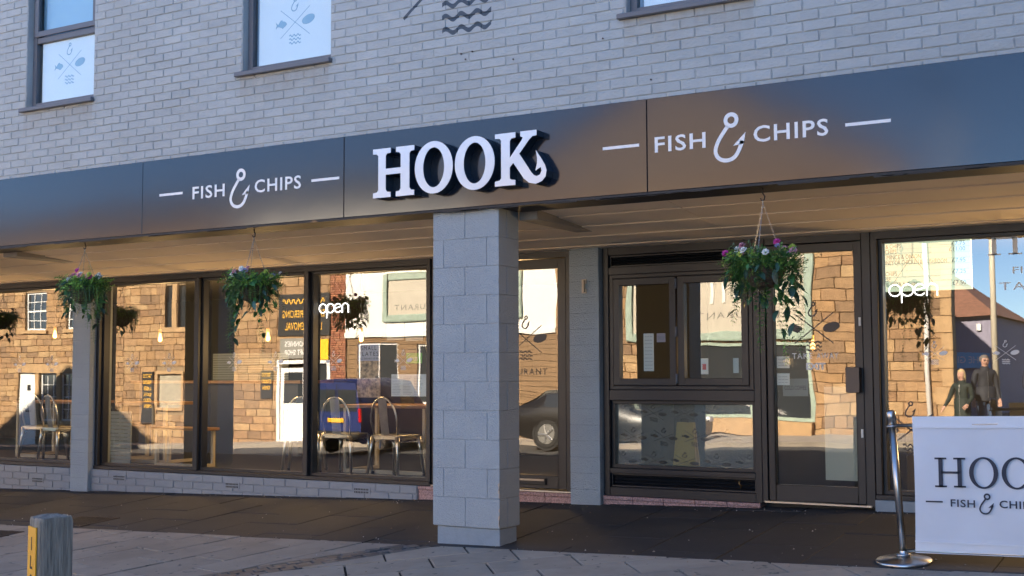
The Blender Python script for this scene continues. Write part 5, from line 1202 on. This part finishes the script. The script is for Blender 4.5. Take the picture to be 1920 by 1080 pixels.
mt_blue_paint = M('blue_van_paint', (.010, .022, .11), .45, coat=.1); mt_dark_paint = M('dark_car_paint', (.014, .013, .013), .3, coat=.3, ior=1.45)
van_st = [(x*.86, a*.93, b, c, d, e*.93) for x, a, b, c, d, e in [(0, .70, .30, .72, .80, .60), (.25, .84, .26, .86, .96, .72), (.95, .88, .24, .98, 1.06, .78), (1.25, .89, .24, 1.0, 1.28, .74), (1.75, .90, .24, 1.02, 1.84, .70), (2.6, .90, .24, 1.02, 1.90, .74), (3.6, .90, .25, 1.02, 1.90, .75), (4.3, .89, .27, 1.02, 1.87, .75), (4.40, .86, .32, 1.0, 1.80, .72)]]
xv, yv = -18.9, -3.1
vehicle('blue_van', 'blue panel van with a yellow rear number plate parked outside the white restaurant', van_st, 4.4, mt_blue_paint, (-19.45, -8.0, road_z(-19.5, -5.5)+.02), R(93), [(4, 5)], (.72, 3.05), .31, 1.0)
car_st = [(0, .62, .32, .60, .66, .55), (.2, .80, .24, .70, .76, .70), (.9, .87, .20, .84, .90, .76), (1.35, .89, .19, .90, .97, .78), (2.05, .90, .19, .93, 1.38, .60), (2.8, .90, .19, .94, 1.43, .60), (3.72, .89, .20, .95, 1.38, .60), (4.28, .87, .22, .97, 1.04, .74), (4.56, .82, .28, .95, 1.01, .70), (4.66, .76, .36, .86, .92, .62)]
vehicle('parked_car', 'dark saloon car parked at the far kerb, mirrored in the side door', car_st, 4.55, mt_dark_paint, (-10.7, -6.45, road_z(-13, -6.5)+.02), R(180), [(4, 5), (5, 6)], (.85, 3.55), .33, .80)

# ------------------------------------------------------------------ people
def person(name, label, loc, rz, ht, coat, trouser, shoe, skin, hair, hair_long, arm_l, arm_r, coat_len, turn=0, glasses=False):
    """joints in metres for a 1.75 m figure facing -Y; arm = elbow and wrist offsets from the shoulder"""
    s = ht/1.75; J = []; E = []; Rd = []
    def j(p, r, par=None):
        J.append(Vector(p)*s); Rd.append(r*s); i = len(J)-1
        if par is not None: E.append((par, i))
        return i
    pel = j((0, 0, .93), .150); wa = j((0, 0, 1.10), .150, pel); ch_ = j((0, .01, 1.30), .165, wa); nk0 = j((0, .01, 1.46), .085, ch_); nk = j((0, 0, 1.53), .055, nk0)
    h1 = j((0, -.015, 1.60), .085, nk); h2 = j((0, -.015, 1.67), .092, h1); h3 = j((0, -.005, 1.725), .060, h2); no = j((0, -.115, 1.625), .014, h1)
    for sx in (-1, 1):
        hp = j((sx*.095, 0, .88), .105, pel); kn = j((sx*.105, -.02, .50), .066, hp); an = j((sx*.11, .02, .09), .046, kn); he = j((sx*.11, .035, .05), .044, an); to = j((sx*.125, -.13, .04), .034, he)
        sh = j((sx*.185, .01, 1.41), .072, ch_); e_, w_ = (arm_l if sx > 0 else arm_r)
        sp = Vector((sx*.185, .01, 1.41)); el = j(sp+Vector((sx*e_[0], e_[1], e_[2])), .056, sh); wr = j(sp+Vector((sx*w_[0], w_[1], w_[2])), .038, el)
        d = (Vector((sx*w_[0], w_[1], w_[2]))-Vector((sx*e_[0], e_[1], e_[2]))).normalized(); o = d.orthogonal().normalized()
        pw = sp+Vector((sx*w_[0], w_[1], w_[2])); pm = j(pw+d*.07, .032, wr)
        for q in range(4): f0 = j(pw+d*.11+o*(.022*(q-1.5)), .0095, pm); j(pw+d*(.17-.008*abs(q-1.5))+o*(.022*(q-1.5))+Vector((0, -.012, -.004)), .0085, f0)
        tb = j(pw+d*.05+o*.035, .011, wr); j(pw+d*.09+o*.048, .009, tb)
    me = bpy.data.meshes.new(name); me.from_pydata(J, E, [])
    o = bpy.data.objects.new(name, me); COL.objects.link(o); sk = o.modifiers.new('skin', 'SKIN'); sk.use_smooth_shade = True
    for i, v in enumerate(me.skin_vertices[0].data): v.radius = (Rd[i], Rd[i]*(.72 if i in (pel, wa, ch_) else 1)); v.use_root = i == pel
    ss = o.modifiers.new('sub', 'SUBSURF'); ss.levels = 2; ss.render_levels = 2
    dg = bpy.context.evaluated_depsgraph_get(); bm_ = bpy.data.meshes.new_from_object(o.evaluated_get(dg)); bpy.data.objects.remove(o)
    bm_.name = 'body'; bm_.materials.clear()
    for mm in (skin, coat, trouser, shoe): bm_.materials.append(mm)
    hands = [k for k in range(len(J)) if Rd[k] < .034*s and J[k].z > .3*s and k != no]; cz = coat_len*s
    for p in bm_.polygons:
        c = p.center; p.use_smooth = True; i = 1
        if c.z > 1.50*s and c.xy.length < .16*s: i = 0
        elif c.z < .085*s: i = 3
        elif min((c-J[k]).length for k in hands) < .055*s: i = 0
        elif c.z < cz and abs(c.x) < .22*s and c.xy.length < .25*s: i = 2
        p.material_index = i
    t = empty(name, (0, 0, 0)); tag(t, label, 'person', 'people standing across the street'); link('body', bm_, None, t, local=True)
    # coat skirt, collar, hair
    m = MB(); m.lathe([(.205*s, cz), (.195*s, cz+.10*s), (.19*s, 1.1*s), (.15*s, 1.12*s)], (0, 0, 0), 20); sk_ = m.build('coat_skirt', coat, t, smooth=True, local=True); sk_.scale = (1, .78, 1)
    m = MB(); m.lathe([(.105*s, 1.44*s), (.085*s, 1.49*s), (.080*s, 1.515*s), (.075*s, 1.49*s)], (0, .01*s, 0), 16); m.build('collar', coat, t, smooth=True, local=True)
    m = MB(); vs = []; fs_ = []; NN, MM = 16, 9
    for a in range(MM):
        th = math.pi*.5*a/(MM-1)*1.25; z = (1.652+.108*math.cos(th))*s; r_ = .108*math.sin(th)*s+.001
        for k in range(NN):
            ph_ = 2*math.pi*k/NN; front = max(0, -math.sin(ph_)); low = (0 if not hair_long else .13*(a/(MM-1))**2*(1-front)); rr = r_*(1-.16*front*(a > 4))*(1+random.uniform(-.04, .04)); vs.append((rr*math.cos(ph_)*.90, rr*math.sin(ph_)*1.05+.008*s, z+front*.055*(a/(MM-1))*s-low*s))
    fs_ = [(a*NN+k, a*NN+(k+1) % NN, (a+1)*NN+(k+1) % NN, (a+1)*NN+k) for a in range(MM-1) for k in range(NN)]
    m.add(vs, fs_); m.build('hair', hair, t, smooth=True, local=True)
    m = MB()
    for sx in (-1, 1): m.lathe([(.001, .011*s), (.009*s, .006*s), (.011*s, 0), (.009*s, -.006*s), (.001, -.011*s)], (sx*.033*s, -.098*s, 1.645*s), 8)
    m.build('eye', mt_black, t, local=True)
    m = MB(); m.box(-.025*s, .025*s, -.104*s, -.094*s, 1.572*s, 1.580*s); m.build('mouth', M('lip', (.35, .14, .11), .5), t, local=True)
    if glasses:
        m = MB()
        for sx in (-1, 1): m.tube([(sx*.036*s+.026*s*math.cos(a), -.112*s, 1.645*s+.020*s*math.sin(a)) for a in [2*math.pi*k/12 for k in range(13)]], .0028*s, 5)
        m.build('glasses', mt_black, t, local=True)
    m = MB(); m.tube([(0, -.128*s, 1.42*s), (0, -.150*s, 1.25*s), (0, -.155*s, cz+.05*s)], .005*s, 5); m.build('zip', mt_chain, t, local=True)
    t.location = loc; t.rotation_euler = (0, 0, rz); return t
sk1 = M('skin_tone', (.58, .33, .24), .5); hr1 = M('grey_hair', (.16, .14, .13), .6); hr2 = M('blonde_hair', (.58, .42, .22), .55); jeans = M('blue_jeans', (.035, .065, .13), .8); dk = M('dark_trousers', (.02, .022, .026), .8)
c1 = M('charcoal_jacket', (.016, .019, .030), .7, bump=.2, bscale=40); c2 = M('dark_green_parka', (.014, .024, .020), .75, bump=.2, bscale=40); c3 = M('navy_coat', (.010, .016, .045), .75)
px_, py_ = -4.22, -5.3
person('person', 'person in a charcoal zipped jacket and jeans, looking aside, reflected in the window', (px_, py_, zo(px_)-.03), R(150), 1.70, c1, jeans, mt_black, sk1, hr1, False, ((.05, .02, -.29), (.07, -.05, -.54)), ((.05, .02, -.29), (.06, -.06, -.54)), .84, glasses=True)
px_, py_ = -4.56, -4.75
person('person', 'person with long blonde hair in a dark green parka, arm held out to one side', (px_, py_, road_z(px_, py_)), R(195), 1.52, c2, dk, mt_black, sk1, hr2, True, ((.10, -.02, -.27), (.20, -.12, -.48)), ((.04, .02, -.28), (.0, -.16, -.42)), .66)
px_, py_ = -3.16, -4.6
person('person', 'person in a long navy coat with a raised hand at the edge of the window', (px_, py_, road_z(px_, py_)), R(170), 1.82, c3, dk, mt_black, sk1, hr1, False, ((.05, .02, -.29), (.02, -.22, -.36)), ((.05, .0, -.29), (.05, -.2, -.38)), .60)

# ------------------------------------------------------------------ lift everything to street datum
for o in list(scene.objects):
    if o.parent is None and o is not cam: o.location.z += H0
